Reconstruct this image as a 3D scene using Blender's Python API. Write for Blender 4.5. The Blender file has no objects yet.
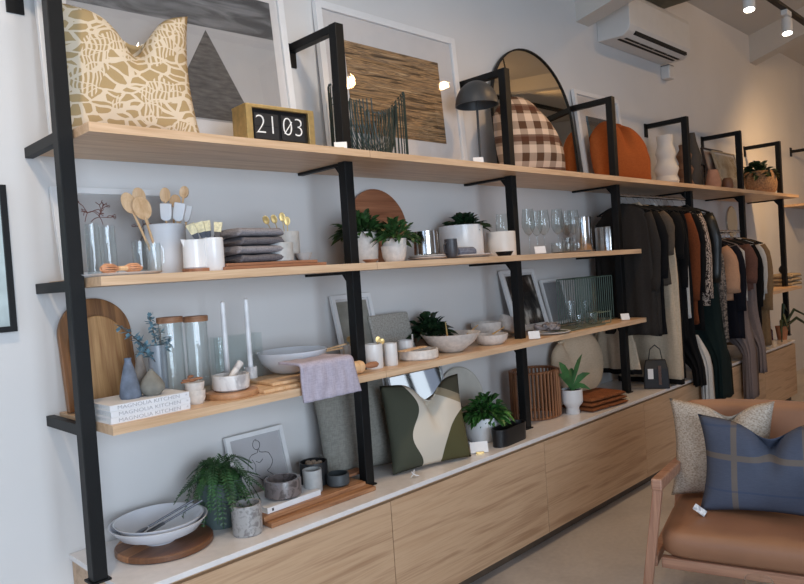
import bpy, bmesh, math, random
from mathutils import Vector, Matrix, noise
sc = bpy.context.scene
COL = sc.collection
rad = math.radians

# ------------------------------------------------------------------ camera
FPX = 695.35
CAM = Vector((0, -2.481, 1.441))
RV = Vector((0.70469926, -0.706331, -0.06704822))
UV_ = Vector((0.06737022, -0.02745852, 0.99735013))
FV = Vector((0.70630036, 0.70734896, -0.02823567))
cam = bpy.data.objects.new('camera', bpy.data.cameras.new('camera'))
COL.objects.link(cam)
cam.data.sensor_width = 36; cam.data.sensor_fit = 'HORIZONTAL'
cam.data.lens = FPX / 804 * 36
cam.data.clip_start = 0.05
mw = Matrix((( RV.x, UV_.x, -FV.x, CAM.x), (RV.y, UV_.y, -FV.y, CAM.y), (RV.z, UV_.z, -FV.z, CAM.z), (0, 0, 0, 1)))
cam.matrix_world = mw
sc.camera = cam

# ------------------------------------------------------------------ view, world, light
sc.view_settings.view_transform = 'Standard'
sc.view_settings.look = 'None'
sc.view_settings.gamma = 1
sc.view_settings.use_curve_mapping = False
sc.view_settings.exposure = -0.1
sc.cycles.transparent_max_bounces = 48
w = bpy.data.worlds.new('world'); sc.world = w; w.use_nodes = True
w.node_tree.nodes['Background'].inputs[0].default_value = (0.55, 0.68, 1.0, 1)
w.node_tree.nodes['Background'].inputs[1].default_value = 0.6

def area(name, loc, aim, sx, sy, power, col, spread=180):
    l = bpy.data.lights.new(name, 'AREA'); l.shape = 'RECTANGLE'; l.size = sx; l.size_y = sy
    l.energy = power; l.color = col; l.spread = rad(spread)
    o = bpy.data.objects.new(name, l); COL.objects.link(o); o.location = loc
    o.rotation_euler = (Vector(aim) - Vector(loc)).to_track_quat('-Z', 'Y').to_euler()
    return o
area('daylight_shopfront', (-.5, -6.0, 1.5), (-.2, 0, 1.2), 3.4, 2.6, 200, (0.72, 0.85, 1.0), 140)
area('daylight_side', (-3.9, -2.6, 1.5), (0, -2.4, 1.2), 3.4, 2.4, 48, (0.55, 0.74, 1.0))

def spot(name, loc, aim, power, col, size=rad(95), blend=.8, r=.04):
    l = bpy.data.lights.new(name, 'SPOT'); l.energy = power; l.color = col; l.spot_size = size
    l.spot_blend = blend; l.shadow_soft_size = r
    o = bpy.data.objects.new(name, l); COL.objects.link(o); o.location = loc
    o.rotation_euler = (Vector(aim) - Vector(loc)).to_track_quat('-Z', 'Y').to_euler()
    return o
WARM = (1.0, 0.60, 0.27)
for lx_ in (5.2, 6.9, 8.6): spot('warm_wall_fill', (lx_, -3.3, 4.2), (lx_ + .5, -.6, 2.4), 36, WARM, rad(178), 1.0, .06)  # added fill spots without fixtures, out of view, warming the right-hand wall
area('daylight_far_window', (7.7, -6.0, 1.7), (7.7, 0, 1.6), 2.2, 1.6, 14, (0.72, 0.84, 1.0))

# ------------------------------------------------------------------ pixel / place helpers
def fx(px, y, z):            # x on the line (y, z) seen in image column px
    k = (px - 402) / FPX
    v = RV - FV * k
    return CAM.x - ((y - CAM.y) * v.y + (z - CAM.z) * v.z) / v.x
def fz(py, x, y):            # height at (x, y) seen in image row py
    k = (292 - py) / FPX
    v = UV_ - FV * k
    return CAM.z - ((x - CAM.x) * v.x + (y - CAM.y) * v.y) / v.z
def on_z(px, py, z):         # point of the level z seen at (px, py)
    d = FV + RV * ((px - 402) / FPX) - UV_ * ((py - 292) / FPX)
    p = CAM + d * ((z - CAM.z) / d.z); return p.x, p.y
def mpp(x, y, z):            # metres per pixel there
    return (Vector((x, y, z)) - CAM).dot(FV) / FPX

# ------------------------------------------------------------------ materials
def lin(c):
    return tuple(((v / 255) / 12.92 if v / 255 <= .04045 else ((v / 255 + .055) / 1.055) ** 2.4) for v in c) + (1,)
MATS = {}
class NT:
    def __init__(s, name):
        s.m = bpy.data.materials.new(name); s.m.use_nodes = True
        s.t = s.m.node_tree; s.n = s.t.nodes; s.b = s.n['Principled BSDF']; s.out = s.n['Material Output']
    def node(s, typ, **kw):
        n = s.n.new(typ)
        for k, v in kw.items(): setattr(n, k, v)
        return n
    def link(s, a, b): s.t.links.new(a, b)
    def put(s, sock, v):
        if hasattr(v, 'is_linked') or hasattr(v, 'node'): s.link(v, sock)
        else: sock.default_value = v
    def math(s, op, a, b=0.0, clamp=False):
        n = s.node('ShaderNodeMath', operation=op, use_clamp=clamp)
        s.put(n.inputs[0], a); s.put(n.inputs[1], b); return n.outputs[0]
    def mix(s, f, a, b):
        n = s.node('ShaderNodeMix', data_type='RGBA')
        s.put(n.inputs['Factor'], f); s.put(n.inputs[6], a); s.put(n.inputs[7], b); return n.outputs[2]
    def coords(s, scale=(1, 1, 1), kind='Object'):
        tc = s.node('ShaderNodeTexCoord'); mp = s.node('ShaderNodeMapping')
        s.link(tc.outputs[kind], mp.inputs[0]); mp.inputs['Scale'].default_value = scale
        return mp.outputs[0]
    def xyz(s):
        tc = s.node('ShaderNodeTexCoord'); sp = s.node('ShaderNodeSeparateXYZ')
        s.link(tc.outputs['Object'], sp.inputs[0]); return sp.outputs
    def noise(s, vec, scale, detail=3, out=0, dist=0.0):
        n = s.node('ShaderNodeTexNoise'); s.link(vec, n.inputs['Vector']); n.inputs['Scale'].default_value = scale
        n.inputs['Detail'].default_value = detail; n.inputs['Distortion'].default_value = dist
        return n.outputs[out]
    def ramp(s, f, stops, interp='LINEAR'):
        n = s.node('ShaderNodeValToRGB'); s.link(f, n.inputs[0]); n.color_ramp.interpolation = interp
        e = n.color_ramp.elements
        while len(e) < len(stops): e.new(.5)
        for i, (p, c) in enumerate(stops): e[i].position = p; e[i].color = lin(c)
        return n.outputs[0]
    def bump(s, h, strength=.3, dist=.01):
        n = s.node('ShaderNodeBump'); s.link(h, n.inputs['Height'])
        n.inputs['Strength'].default_value = strength; n.inputs['Distance'].default_value = dist
        s.link(n.outputs[0], s.b.inputs['Normal'])
    def fin(s, rough=.5, metal=0.0, col=None, spec=None):
        if col is not None: s.put(s.b.inputs['Base Color'], col)
        s.b.inputs['Roughness'].default_value = rough; s.b.inputs['Metallic'].default_value = metal
        if spec is not None: s.b.inputs['Specular IOR Level'].default_value = spec
        return s.m
def mat(name, col, rough=.5, metal=0.0, var=.08, scale=12, bump=0.0, bscale=60, spec=None):
    if name in MATS: return MATS[name]
    s = NT(name); v = s.coords()
    a = tuple(max(0, c * (1 - var)) for c in col); b = tuple(min(255, c * (1 + var)) for c in col)
    c = s.ramp(s.noise(v, scale), [(.3, a), (.7, b)])
    if bump: s.bump(s.noise(v, bscale, 4), bump, .004)
    MATS[name] = s.fin(rough, metal, c, spec); return MATS[name]
def wood(name, c1, c2, axis=0, rough=.45, scale=1.0, spec=None, c3=None):
    if name in MATS: return MATS[name]
    s = NT(name); sc_ = [14 * scale] * 3; sc_[axis] = .9 * scale
    v = s.coords(tuple(sc_)); n1 = s.noise(v, 3, 6, dist=.6)
    sc2 = [90 * scale] * 3; sc2[axis] = 2.5 * scale
    n2 = s.noise(s.coords(tuple(sc2)), 3, 3)
    f = s.math('ADD', s.math('MULTIPLY', n1, .7), s.math('MULTIPLY', n2, .3))
    stops = [(.36, c1), (.62, c2)] if c3 is None else [(.34, c1), (.5, c2), (.64, c3)]
    MATS[name] = s.fin(rough, 0, s.ramp(f, stops), spec); return MATS[name]
def fabric(name, col, col2=None, scale=220, rough=.95, bump=.35, big=.06):
    if name in MATS: return MATS[name]
    s = NT(name); v = s.coords()
    col2 = col2 or tuple(c * .82 for c in col)
    f = s.math('ADD', s.math('MULTIPLY', s.noise(s.coords((1, 1, .15)), scale, 2), .5), s.math('MULTIPLY', s.noise(s.coords((.15, .15, 1)), scale, 2), .5))
    c = s.ramp(f, [(.4, col2), (.58, col)])
    s.bump(f, bump, .003); MATS[name] = s.fin(rough, 0, c, .2); return MATS[name]
def thin_glass(name, tint=(245, 250, 250), gloss=1.0, ior=1.45):
    if name in MATS: return MATS[name]
    s = NT(name); s.n.remove(s.b)
    tr = s.node('ShaderNodeBsdfTransparent'); gl = s.node('ShaderNodeBsdfGlossy'); mx = s.node('ShaderNodeMixShader')
    lw = s.node('ShaderNodeFresnel'); lw.inputs[0].default_value = ior
    tr.inputs[0].default_value = lin(tint); gl.inputs['Roughness'].default_value = .02
    ge = s.node('ShaderNodeNewGeometry')
    s.link(s.math('MULTIPLY', s.math('MULTIPLY', lw.outputs[0], gloss, True), s.math('SUBTRACT', 1, ge.outputs['Backfacing'])), mx.inputs[0])
    s.link(tr.outputs[0], mx.inputs[1]); s.link(gl.outputs[0], mx.inputs[2]); s.link(mx.outputs[0], s.out.inputs[0])
    MATS[name] = s.m; return s.m
def emit(name, col, st):
    s = NT(name); s.b.inputs['Base Color'].default_value = lin(col)
    s.b.inputs['Emission Color'].default_value = lin(col); s.b.inputs['Emission Strength'].default_value = st
    return s.m
def stripes(s, c, period, offs, width):   # 1 inside a stripe
    return s.math('LESS_THAN', s.math('WRAP', s.math('ADD', c, offs), period) if False else s.math('FRACT', s.math('DIVIDE', s.math('ADD', c, offs), period)), width)

# ------------------------------------------------------------------ mesh builder
class MB:
    def __init__(s, mtx=None): s.b = bmesh.new(); s.m = mtx or Matrix()
    def v(s, p): return s.b.verts.new(s.m @ Vector(p))
    def f(s, vs):
        try: return s.b.faces.new(vs)
        except ValueError: return None
    def box(s, x0, x1, y0, y1, z0, z1, m=None):
        old = s.m
        if m is not None: s.m = s.m @ m
        q = [s.v((x, y, z)) for z in (z0, z1) for y in (y0, y1) for x in (x0, x1)]
        for i in ((0, 2, 3, 1), (4, 5, 7, 6), (0, 1, 5, 4), (2, 6, 7, 3), (0, 4, 6, 2), (1, 3, 7, 5)): s.f([q[k] for k in i])
        s.m = old; return s
    def bar(s, a, b, w, h=None):       # square bar between two points
        h = h or w; a = Vector(a); b = Vector(b); d = (b - a); L = d.length; d.normalize()
        up = Vector((0, 0, 1)) if abs(d.z) < .95 else Vector((0, 1, 0))
        r = d.cross(up).normalized(); u = r.cross(d)
        m = Matrix((( r.x, d.x, u.x, a.x), (r.y, d.y, u.y, a.y), (r.z, d.z, u.z, a.z), (0, 0, 0, 1)))
        return s.box(-w / 2, w / 2, 0, L, -h / 2, h / 2, m)
    def loft(s, rings, cap=True, closed=True):
        R = [[s.v(p) for p in r] for r in rings]
        for a, b in zip(R, R[1:]):
            n = len(a)
            for i in range(n if closed else n - 1): s.f([a[i], a[(i + 1) % n], b[(i + 1) % n], b[i]])
        if cap: s.f(R[0][::-1]); s.f(R[-1])
        return s
    def lathe(s, prof, seg=28, c=(0, 0, 0), sx=1, sy=1):
        rows = []
        for r, z in prof:
            if r < 1e-5: rows.append([s.v((c[0], c[1], c[2] + z))])
            else: rows.append([s.v((c[0] + sx * r * math.cos(2 * math.pi * i / seg), c[1] + sy * r * math.sin(2 * math.pi * i / seg), c[2] + z)) for i in range(seg)])
        for a, b in zip(rows, rows[1:]):
            for i in range(seg):
                j = (i + 1) % seg
                if len(a) == 1 and len(b) == 1: continue
                if len(a) == 1: s.f([a[0], b[j], b[i]])
                elif len(b) == 1: s.f([a[i], a[j], b[0]])
                else: s.f([a[i], a[j], b[j], b[i]])
        return s
    def tube(s, pts, r, seg=8, closed=False):
        pts = [Vector(p) for p in pts]; n = len(pts); rings = []
        up = None
        for i, p in enumerate(pts):
            if closed: t = pts[(i + 1) % n] - pts[i - 1]
            else: t = pts[min(i + 1, n - 1)] - pts[max(i - 1, 0)]
            t.normalize()
            if up is None: up = Vector((0, 0, 1)) if abs(t.z) < .9 else Vector((1, 0, 0))
            a = t.cross(up); 
            if a.length < 1e-4: a = t.cross(Vector((0, 1, .1)))
            a.normalize(); b = a.cross(t); up = b
            rr = r[i] if isinstance(r, (list, tuple)) else r
            rings.append([p + a * (rr * math.cos(2 * math.pi * k / seg)) + b * (rr * math.sin(2 * math.pi * k / seg)) for k in range(seg)])
        if closed: rings.append(rings[0])
        return s.loft(rings, cap=not closed)
    def prism(s, outline, y0, y1):     # outline in (x, z), extruded in y
        a = [s.v((x, y0, z)) for x, z in outline]; b = [s.v((x, y1, z)) for x, z in outline]
        s.f(a[::-1]); s.f(b); n = len(a)
        for i in range(n): s.f([a[i], a[(i + 1) % n], b[(i + 1) % n], b[i]])
        return s
    def sphere(s, c, r, sx=1, sy=1, sz=1, seg=16):
        pr = [(r * math.sin(math.pi * i / (seg // 2)), -r * sz * math.cos(math.pi * i / (seg // 2))) for i in range(seg // 2 + 1)]
        pr[0] = (0, -r * sz); pr[-1] = (0, r * sz)
        return s.lathe(pr, seg, c, sx, sy)
    def build(s, name, m, parent=None, smooth=False, bev=0, sub=0, label=None):
        bmesh.ops.remove_doubles(s.b, verts=s.b.verts, dist=1e-6)
        bmesh.ops.recalc_face_normals(s.b, faces=s.b.faces)
        me = bpy.data.meshes.new(name); s.b.to_mesh(me); s.b.free()
        if m: me.materials.append(m)
        o = bpy.data.objects.new(name, me); COL.objects.link(o); o.parent = parent
        if smooth:
            for p in me.polygons: p.use_smooth = True
            if smooth != 'all': me.set_sharp_from_angle(angle=rad(40))
        if bev:
            md = o.modifiers.new('bevel', 'BEVEL'); md.width = bev; md.segments = 2; md.limit_method = 'ANGLE'
        if sub:
            md = o.modifiers.new('sub', 'SUBSURF'); md.levels = sub; md.render_levels = sub
        if label: o['label'] = label
        return o
def thing(name, label, cat, loc=(0, 0, 0), rz=0, group=None):
    o = bpy.data.objects.new(name, None); COL.objects.link(o); o.location = loc; o.rotation_euler = (0, 0, rz)
    o.empty_display_size = .05
    return tag(o, label, cat, group)
def tag(o, label, cat, group=None):
    o['label'] = label; o['category'] = cat
    if group: o['group'] = group
    return o
def struct(o): o['kind'] = 'structure'; return o
def dup(root, loc, rz=0, label=None, group=None, scale=None):
    r = root.copy(); COL.objects.link(r); r.location = loc; r.rotation_euler = (0, 0, rz)
    if label: r['label'] = label
    if group: r['group'] = group
    if scale: r.scale = (scale,) * 3 if not isinstance(scale, tuple) else scale
    for ch in list(root.children):
        c = ch.copy(); COL.objects.link(c); c.parent = r
        for g in list(ch.children):
            d = g.copy(); COL.objects.link(d); d.parent = c
    return r
def vessel(out, th, zin=None):        # outer profile -> closed wall with an inside
    pts = [(0, out[0][1])] + list(out)
    r, z = out[-1]; pts.append((max(r - th, 1e-4), z))
    for r, z in reversed(out[:-1]):
        if z > out[0][1] + th * 1.2 and r - th > 1e-3: pts.append((r - th, z))
    pts.append((max(out[0][0] - th, .001), out[0][1] + th)); pts.append((0, out[0][1] + th))
    return pts
def text(body, size, m, parent, loc, rot=(rad(90), 0, 0), name='lettering', ext=.0006, align='CENTER', sx=1.0, thin=0.0):
    c = bpy.data.curves.new(name, 'FONT'); c.body = body; c.size = size; c.extrude = ext; c.align_x = align; c.align_y = 'CENTER'
    c.offset = thin; t = bpy.data.objects.new('t', c); COL.objects.link(t)
    bpy.context.view_layer.update()
    me = bpy.data.meshes.new_from_object(t.evaluated_get(bpy.context.evaluated_depsgraph_get()))
    bpy.data.objects.remove(t); me.name = name; me.materials.clear(); me.materials.append(m)
    o = bpy.data.objects.new(name, me); COL.objects.link(o); o.parent = parent; o.location = loc; o.rotation_euler = rot; o.scale = (sx, 1, 1)
    return o

# ------------------------------------------------------------------ common materials
WALL = mat('wall_paint', (214, 212, 210), .7, var=.012, scale=2, bump=.04, bscale=200)
CEIL = mat('ceiling_paint', (205, 200, 192), .8, var=.01, scale=2)
BLACK = mat('black_powdercoat', (19, 20, 21), .5, var=.05, scale=30, spec=.25)
SHELFW = wood('pale_oak_shelf', (196, 160, 124), (222, 190, 156), 0, .42)
CABW = wood('oak_laminate_front', (166, 132, 102), (198, 166, 134), 0, .42, .55, c3=(184, 150, 118))
STONE = mat('white_countertop', (226, 222, 220), .16, var=.02, scale=30, spec=.6)
WHITE = mat('white_glaze', (228, 228, 228), .22, var=.015, scale=8)
OFFW = mat('speckled_stoneware', (214, 206, 198), .45, var=.05, scale=60)
GREYC = mat('grey_stoneware', (176, 176, 174), .5, var=.04, scale=40)
FRAMEW = mat('white_frame_lacquer', (226, 226, 226), .3, var=.01)
MATB = mat('white_mat_board', (222, 218, 216), .8, var=.01)
GLASS = thin_glass('clear_glass', (252, 254, 254), 1.8, 1.5)
PANE = thin_glass('picture_glass', (250, 250, 250), 1.0, 1.45)
GOLD = mat('brushed_gold', (212, 182, 122), .4, .75, var=.06, scale=40)
STEEL = mat('polished_steel', (205, 203, 200), .16, 1.0, var=.03, scale=30)
BEECH = wood('beech_wood', (206, 162, 116), (232, 196, 154), 2, .5)
BOARDW = wood('acacia_board', (112, 74, 50), (158, 112, 78), 0, .45, c3=(178, 134, 98))
CHERRY = wood('reddish_board', (132, 86, 60), (170, 120, 88), 0, .5)
OAKB = wood('oiled_oak_board', (146, 100, 58), (194, 150, 100), 2, .45)
LEAF = mat('glossy_green_leaf', (46, 74, 38), .4, var=.4, scale=18)
LEAFD = mat('deep_green_leaf', (30, 50, 30), .4, var=.35, scale=18)
LEAFB = mat('bright_green_leaf', (52, 94, 44), .35, var=.4, scale=18)
STEM = mat('green_stem', (70, 84, 50), .6)
SOIL = mat('dark_soil', (52, 42, 36), .95, bump=.6)
MARBLE = None
def marble(name, c1, c2, scale=9, rough=.25):
    s = NT(name); v = s.coords(); n = s.noise(v, scale, 8, dist=1.6)
    return s.fin(rough, 0, s.ramp(n, [(.36, c2), (.5, c1), (.62, c1)]))
MARBLEW = marble('white_marble', (226, 222, 218), (176, 172, 172))
MARBLEG = marble('grey_marble', (120, 110, 108), (84, 76, 74), 30)
MARBLEL = marble('light_grey_marble', (160, 158, 156), (126, 122, 122), 40)
CARD = mat('white_card', (236, 234, 232), .7, var=.01)

# ------------------------------------------------------------------ setting
ZT, Z2, Z3, ZC = 1.936, 1.488, 1.049, .568
SF, PF, PW = .4376, .3303, .044
XP = [.762, 1.868, 3.0085, 4.138, 5.283, 6.3925, 7.461]
XL = .812
X0, X1, Y1 = -3.6, 11.5, -5.6
fl = NT('polished_concrete'); v = fl.coords()
n1 = fl.noise(v, 1.6, 6, dist=.5); n2 = fl.noise(v, 40, 3)
fm = fl.fin(.35, 0, fl.ramp(fl.math('ADD', fl.math('MULTIPLY', n1, .8), fl.math('MULTIPLY', n2, .2)), [(.35, (156, 152, 150)), (.62, (192, 187, 182))]))
struct(MB().box(X0, X1, Y1, 0, -.1, 0).build('floor', fm))
struct(MB().box(X0 - .1, X1 + .1, 0, .12, -.1, 3.7).build('wall_back', WALL))
struct(MB().box(X1, X1 + .1, Y1 - .1, 0, -.1, 5.4).build('wall_right', WALL))
def rc(y): return 3.64 + .27 * abs(y)
m = MB(); m.loft([[(x, 0, rc(0)), (x, Y1 - .1, rc(Y1 - .1)), (x, Y1 - .1, rc(Y1 - .1) + .1), (x, 0, rc(0) + .1)] for x in (X0 - .1, X1 + .1)])
struct(m.build('ceiling', CEIL))
def wall_hole(name, axis, pos, a0, a1, h0, h1, z0, z1, top, n):
    m = MB()
    def b(p, q, r, s_):
        if axis == 'y': m.box(p, q, pos - .1, pos, r, s_)
        else: m.box(pos - .1, pos, p, q, r, s_)
    b(a0, h0, -.1, top); b(h1, a1, -.1, top); b(h0, h1, -.1, z0); b(h0, h1, z1, top)
    struct(m.build(name, WALL))
    fr = MB(); k = 3
    for i in range(k + 1):
        c = h0 + (h1 - h0) * i / k
        if axis == 'y': fr.box(c - .03, c + .03, pos - .09, pos - .03, z0, z1)
        else: fr.box(pos - .09, pos - .03, c - .03, c + .03, z0, z1)
    for z in (z0, z1):
        if axis == 'y': fr.box(h0, h1, pos - .09, pos - .03, z - .03, z + .03)
        else: fr.box(pos - .09, pos - .03, h0, h1, z - .03, z + .03)
    wn = struct(fr.build('window_%d' % n, BLACK))
    g = MB()
    if axis == 'y': g.box(h0, h1, pos - .065, pos - .055, z0, z1)
    else: g.box(pos - .065, pos - .055, h0, h1, z0, z1)
    g.build('pane', PANE, wn)
wall_hole('wall_front', 'y', Y1, X0, 5.0, -2.2, 1.2, .2, 2.9, 5.3, 1)
wall_hole('wall_front_far', 'y', Y1, 5.0, X1, 6.6, 8.8, .9, 2.5, 5.3, 3)
wall_hole('wall_left', 'x', X0, Y1, 0, -4.4, -1.0, .2, 2.8, 5.3, 2)
# sloping beams under the raked ceiling
for n_, (xa, xb, zb, sl) in enumerate(((4.337, 4.504, 3.075, .22), (7.779, 7.95, 3.36, .31))):
    m = MB(); m.loft([[(x, 0, zb), (x, -5.6, zb + sl * 5.6), (x, -5.6, zb + sl * 5.6 + .3), (x, 0, zb + .3)] for x in (xa, xb)])
    struct(m.build('trim_%d' % (n_ + 1), CEIL))
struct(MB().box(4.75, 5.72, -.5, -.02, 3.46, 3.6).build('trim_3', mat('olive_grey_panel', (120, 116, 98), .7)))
# ------------------------------------------------------------------ shelving frames
FRX = ['at the near left end of the shelves', 'second upright from the left, beside the grey towel', 'third upright from the left, by the wine glasses',
       'fourth upright, at the near end of the clothes rail', 'fifth upright, between the two clothes rails', 'sixth upright, beside the small round mirror', 'farthest upright, beside the plant in the woven basket']
ARMZ = 2.455
def frame(i, x):
    t = thing('shelf_upright_frame', 'black square steel shelf frame, ' + FRX[i], 'shelf frame', (x, -PF, ZC), 0, 'black steel frames carrying the shelves')
    L = lambda z: z - ZC
    foot = MB().box(-.008, PW + .008, -.006, PW + .01, 0, .006)
    foot.build('foot_plate', BLACK, t)
    MB().box(0, PW, 0, PW, .006, L(2.47)).build('upright', BLACK, t, bev=.002)
    MB().box(.004, PW - .004, PW, PF - .008, L(2.47) - .034, L(2.47)).build('top_arm', BLACK, t, bev=.002)
    MB().box(-.012, PW - .002, PF - .008, PF, L(2.47) - .1, L(2.47) + .005).build('wall_plate', BLACK, t, bev=.002)
    lv = [ZT, Z2, Z3] if i < 4 else [ZT]
    for z in lv:
        zz = L(z) - .0285 + (.024 if i == 0 else 0); ah = .034 if i == 0 else .012
        m = MB().box(.008, PW - .01, PW - .001, PF - .002, zz - ah, zz)
        g = MB(); 
        m.build('shelf_arm', BLACK, t, bev=.0015)
        old = [(.018, PW, zz - ah), (.018, PW, zz - ah - .05), (.018, PW + .04, zz - ah)]
        g.loft([[(a, y, z_) for a, y, z_ in [(xx, p[1], p[2]) for p in old]] for xx in (.016, .026)])
        g.build('gusset', BLACK, t)
for i, x in enumerate(XP): frame(i, x)

# ------------------------------------------------------------------ shelf boards
def board(x0, x1, z, label, notch):
    """oak board with slots where the uprights pass"""
    m = MB(); y0, y1 = -SF, -.004
    # slots: split into back piece, front strip and pieces between posts
    e = .0008
    m.box(x0, x1, y0, -PF - e, z - .028, z)
    m.box(x0, x1, -PF + PW + e, y1, z - .028, z)
    xs = x0
    for p in notch:
        if p - e > xs: m.box(xs, p - e, -PF - e, -PF + PW + e, z - .028, z)
        xs = p + PW + e
    if x1 > xs: m.box(xs, x1, -PF - e, -PF + PW + e, z - .028, z)
    o = m.build('shelf_board', SHELFW)
    return tag(o, label, 'shelf', 'pale oak shelf boards')
jt, j2_, j3_ = fx(369.7, -SF, ZT), fx(377, -SF, Z2), fx(386, -SF, Z3)
board(XL, jt - .0012, ZT, 'pale oak board of the highest shelf, left piece under the tan cushion and clock', [XP[1]])
board(jt + .0012, 7.60, ZT, 'long pale oak board of the highest shelf, right piece running above the clothes', [p for p in XP[2:]])
board(XL, j2_ - .0012, Z2, 'pale oak board of the second shelf, left piece under the wooden spoon crock', [XP[1]])
board(j2_ + .0012, 4.21, Z2, 'pale oak board of the second shelf, right piece under the wine glasses', [XP[2], XP[3]])
board(XL, j3_ - .0012, Z3, 'pale oak board of the third shelf, left piece under the books and towel', [XP[1]])
board(j3_ + .0012, 4.225, Z3, 'pale oak board of the third shelf, right piece under the stoneware bowls', [XP[2], XP[3]])
board(6.60, 7.56, 1.05, 'short oak shelf beyond the hanging clothes, beside the farthest upright', [XP[6]])

# ------------------------------------------------------------------ cabinets
xc = [.814, 1.865, 2.952, 4.054, 5.17, 6.27, 7.13]
PLI = mat('dark_plinth', (92, 76, 62), .6)
CL = ['nearest oak cabinet front under the round board and white bowl', 'oak cabinet under the grey cushion and camouflage cushion', 'oak cabinet under the slatted lantern and black planter',
      'oak cabinet behind the armchair arm, under the clothes', 'oak cabinet hidden behind the armchair cushions', 'last oak cabinet at the far end under the bottles']
for i in range(6):
    a, b = xc[i], xc[i + 1]
    t = thing('cabinet', CL[i], 'cabinet', (a, 0, 0), 0, 'oak base cabinets in a row')
    MB().box(0, b - a - .0005, -.448, -.004, .067, .549).build('body', CABW, t)
    MB().box(.0, b - a - .0005, -.415, -.03, 0, .067).build('plinth', PLI, t)
    MB().box(.002, b - a - .002, -.4707, -.4485, .067, .535).build('drawer_front', CABW, t, bev=.001)
o = MB().box(.806, 7.135, -.475, -.003, .5495, ZC).build('countertop', STONE, bev=.0015)
tag(o, 'long thin white stone countertop running along the low oak cabinets', 'countertop')

# ------------------------------------------------------------------ far shelving arm on the wall
t = thing('wall_arm', 'black steel arm fixed on the bare wall beyond the last upright', 'bracket', (8.98, 0, 2.53))
MB().box(0, .03, -.5, -.008, -.012, .02).build('arm', BLACK, t)
MB().box(-.015, .045, -.008, 0, -.05, .05).build('wall_plate', BLACK, t)
o = MB().box(8.6, 9.6, -.3, -.002, 1.88, 1.905).build('shelf_board', SHELFW)
tag(o, 'small oak shelf on the wall beyond the last upright, cut off by the right edge', 'shelf')

# ------------------------------------------------------------------ air conditioner, sensor
ACW = mat('aircon_white_plastic', (214, 212, 208), .4, var=.01)
DARK = mat('dark_vent_slot', (18, 18, 18), .8)
t = thing('air_conditioner', 'white wall air conditioner with dark louvre slots high on the wall', 'air conditioner', (4.62, 0, 2.99))
m = MB(); W_ = 1.02
prof = [(0, 0.0), (-.19, -.01), (-.235, .02), (-.25, .06), (-.25, .25), (-.235, .29), (0, .29)]
m.loft([[(x, y, z) for y, z in prof] for x in (0, W_)])
m.build('casing', ACW, t, bev=.006)
for k, (ya, xa, xb) in enumerate(((-.225, .1, .96), (-.175, .07, .97), (-.135, .05, .95))):
    g = MB()
    if k == 0: g.box(xa, xb, -.242, -.222, .008, .03)
    else:
        n = 4 if k == 1 else 1
        for q in range(n):
            s0 = xa + (xb - xa) * q / n; s1 = xa + (xb - xa) * (q + 1) / n - (.015 if n > 1 else 0)
            g.box(s0, s1, ya - .012, ya + .008, -.012, .0)
    g.build('louvre_slot', DARK, t)
t = thing('motion_sensor', 'small white sensor box on the wall below the air conditioner', 'sensor', (5.68, 0, 2.87))
MB().box(-.05, .05, -.075, 0, 0, .105).build('body', ACW, t, bev=.01)
MB().box(-.046, .046, -.07, -.002, .105, .113).build('cap', mat('grey_plastic', (120, 122, 124), .5), t)

# ------------------------------------------------------------------ track lights
TZ = 3.02
t = thing('lighting_track', 'black ceiling lighting track carrying the white spotlights', 'light track', (-.6, -1.05, TZ))
MB().box(0, 9.4, -.018, .018, 0, .022).build('rail', BLACK, t)
for xx in (.9, 3.2, 5.6, 8.4): MB().tube([(xx, 0, .022), (xx, 0, rc(-1.05) - TZ - .002)], .006).build('drop_rod', BLACK, t)
LAMPG = emit('lamp_face', (255, 244, 226), 14)
def track_head(px, label, aim, power, x=None, col=WARM, size=100):
    x = x if x is not None else fx(px, -1.05, TZ - .12)
    t = thing('track_spotlight', label, 'spotlight', (x, -1.05, TZ), 0, 'white spotlights on the ceiling track')
    MB().box(-.05, .05, -.02, .02, -.035, 0).build('adapter', ACW, t, bev=.004)
    MB().tube([(0, 0, -.035), (0, 0, -.07)], .012).build('swivel', ACW, t)
    d = (Vector(aim) - Vector((x, -1.05, TZ - .1))).normalized(); q = d.to_track_quat('Z', 'Y').to_matrix().to_4x4()
    mm = Matrix.Translation((0, 0, -.1)) @ q
    MB(mm).lathe([(0, -.05), (.03, -.05), (.034, -.04), (.034, .055), (.03, .057), (.028, .05), (0, .05)], 24).build('barrel', ACW, t, smooth=True)
    MB(mm).lathe([(0, .051), (.029, .051), (.029, .056), (0, .056)], 24).build('lens', LAMPG, t)
    p = Vector((x, -1.05, TZ - .1)) + d * .075
    spot('spot_lamp', p, aim, power, col, rad(size), 1.0, .05)
SOFTW = (1.0, .78, .56)
track_head(749, 'white track spotlight on the left, cut by the top edge', (fx(749, -1.05, TZ - .12) - .8, -1.3, 0), 22, size=176)
track_head(787, 'white track spotlight on the right, hanging complete on the black track', (fx(787, -1.05, TZ - .12) - .8, -1.3, 0), 22, size=176)
track_head(860, 'white track spotlight out past the right edge', (8.6, -.5, 1.2), 80, size=176)
for k, xx in enumerate((.3, 1.7, 3.1)):  # unseen extra heads, added to brighten the shelves and wall from above
    track_head(0, 'added white track spotlight, unseen above the frame, over the ' + ('books', 'towel', 'glasses')[k], (xx, -.4, .8), (42, 30, 20)[k], x=xx, col=(SOFTW, SOFTW, WARM)[k], size=176)

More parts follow.
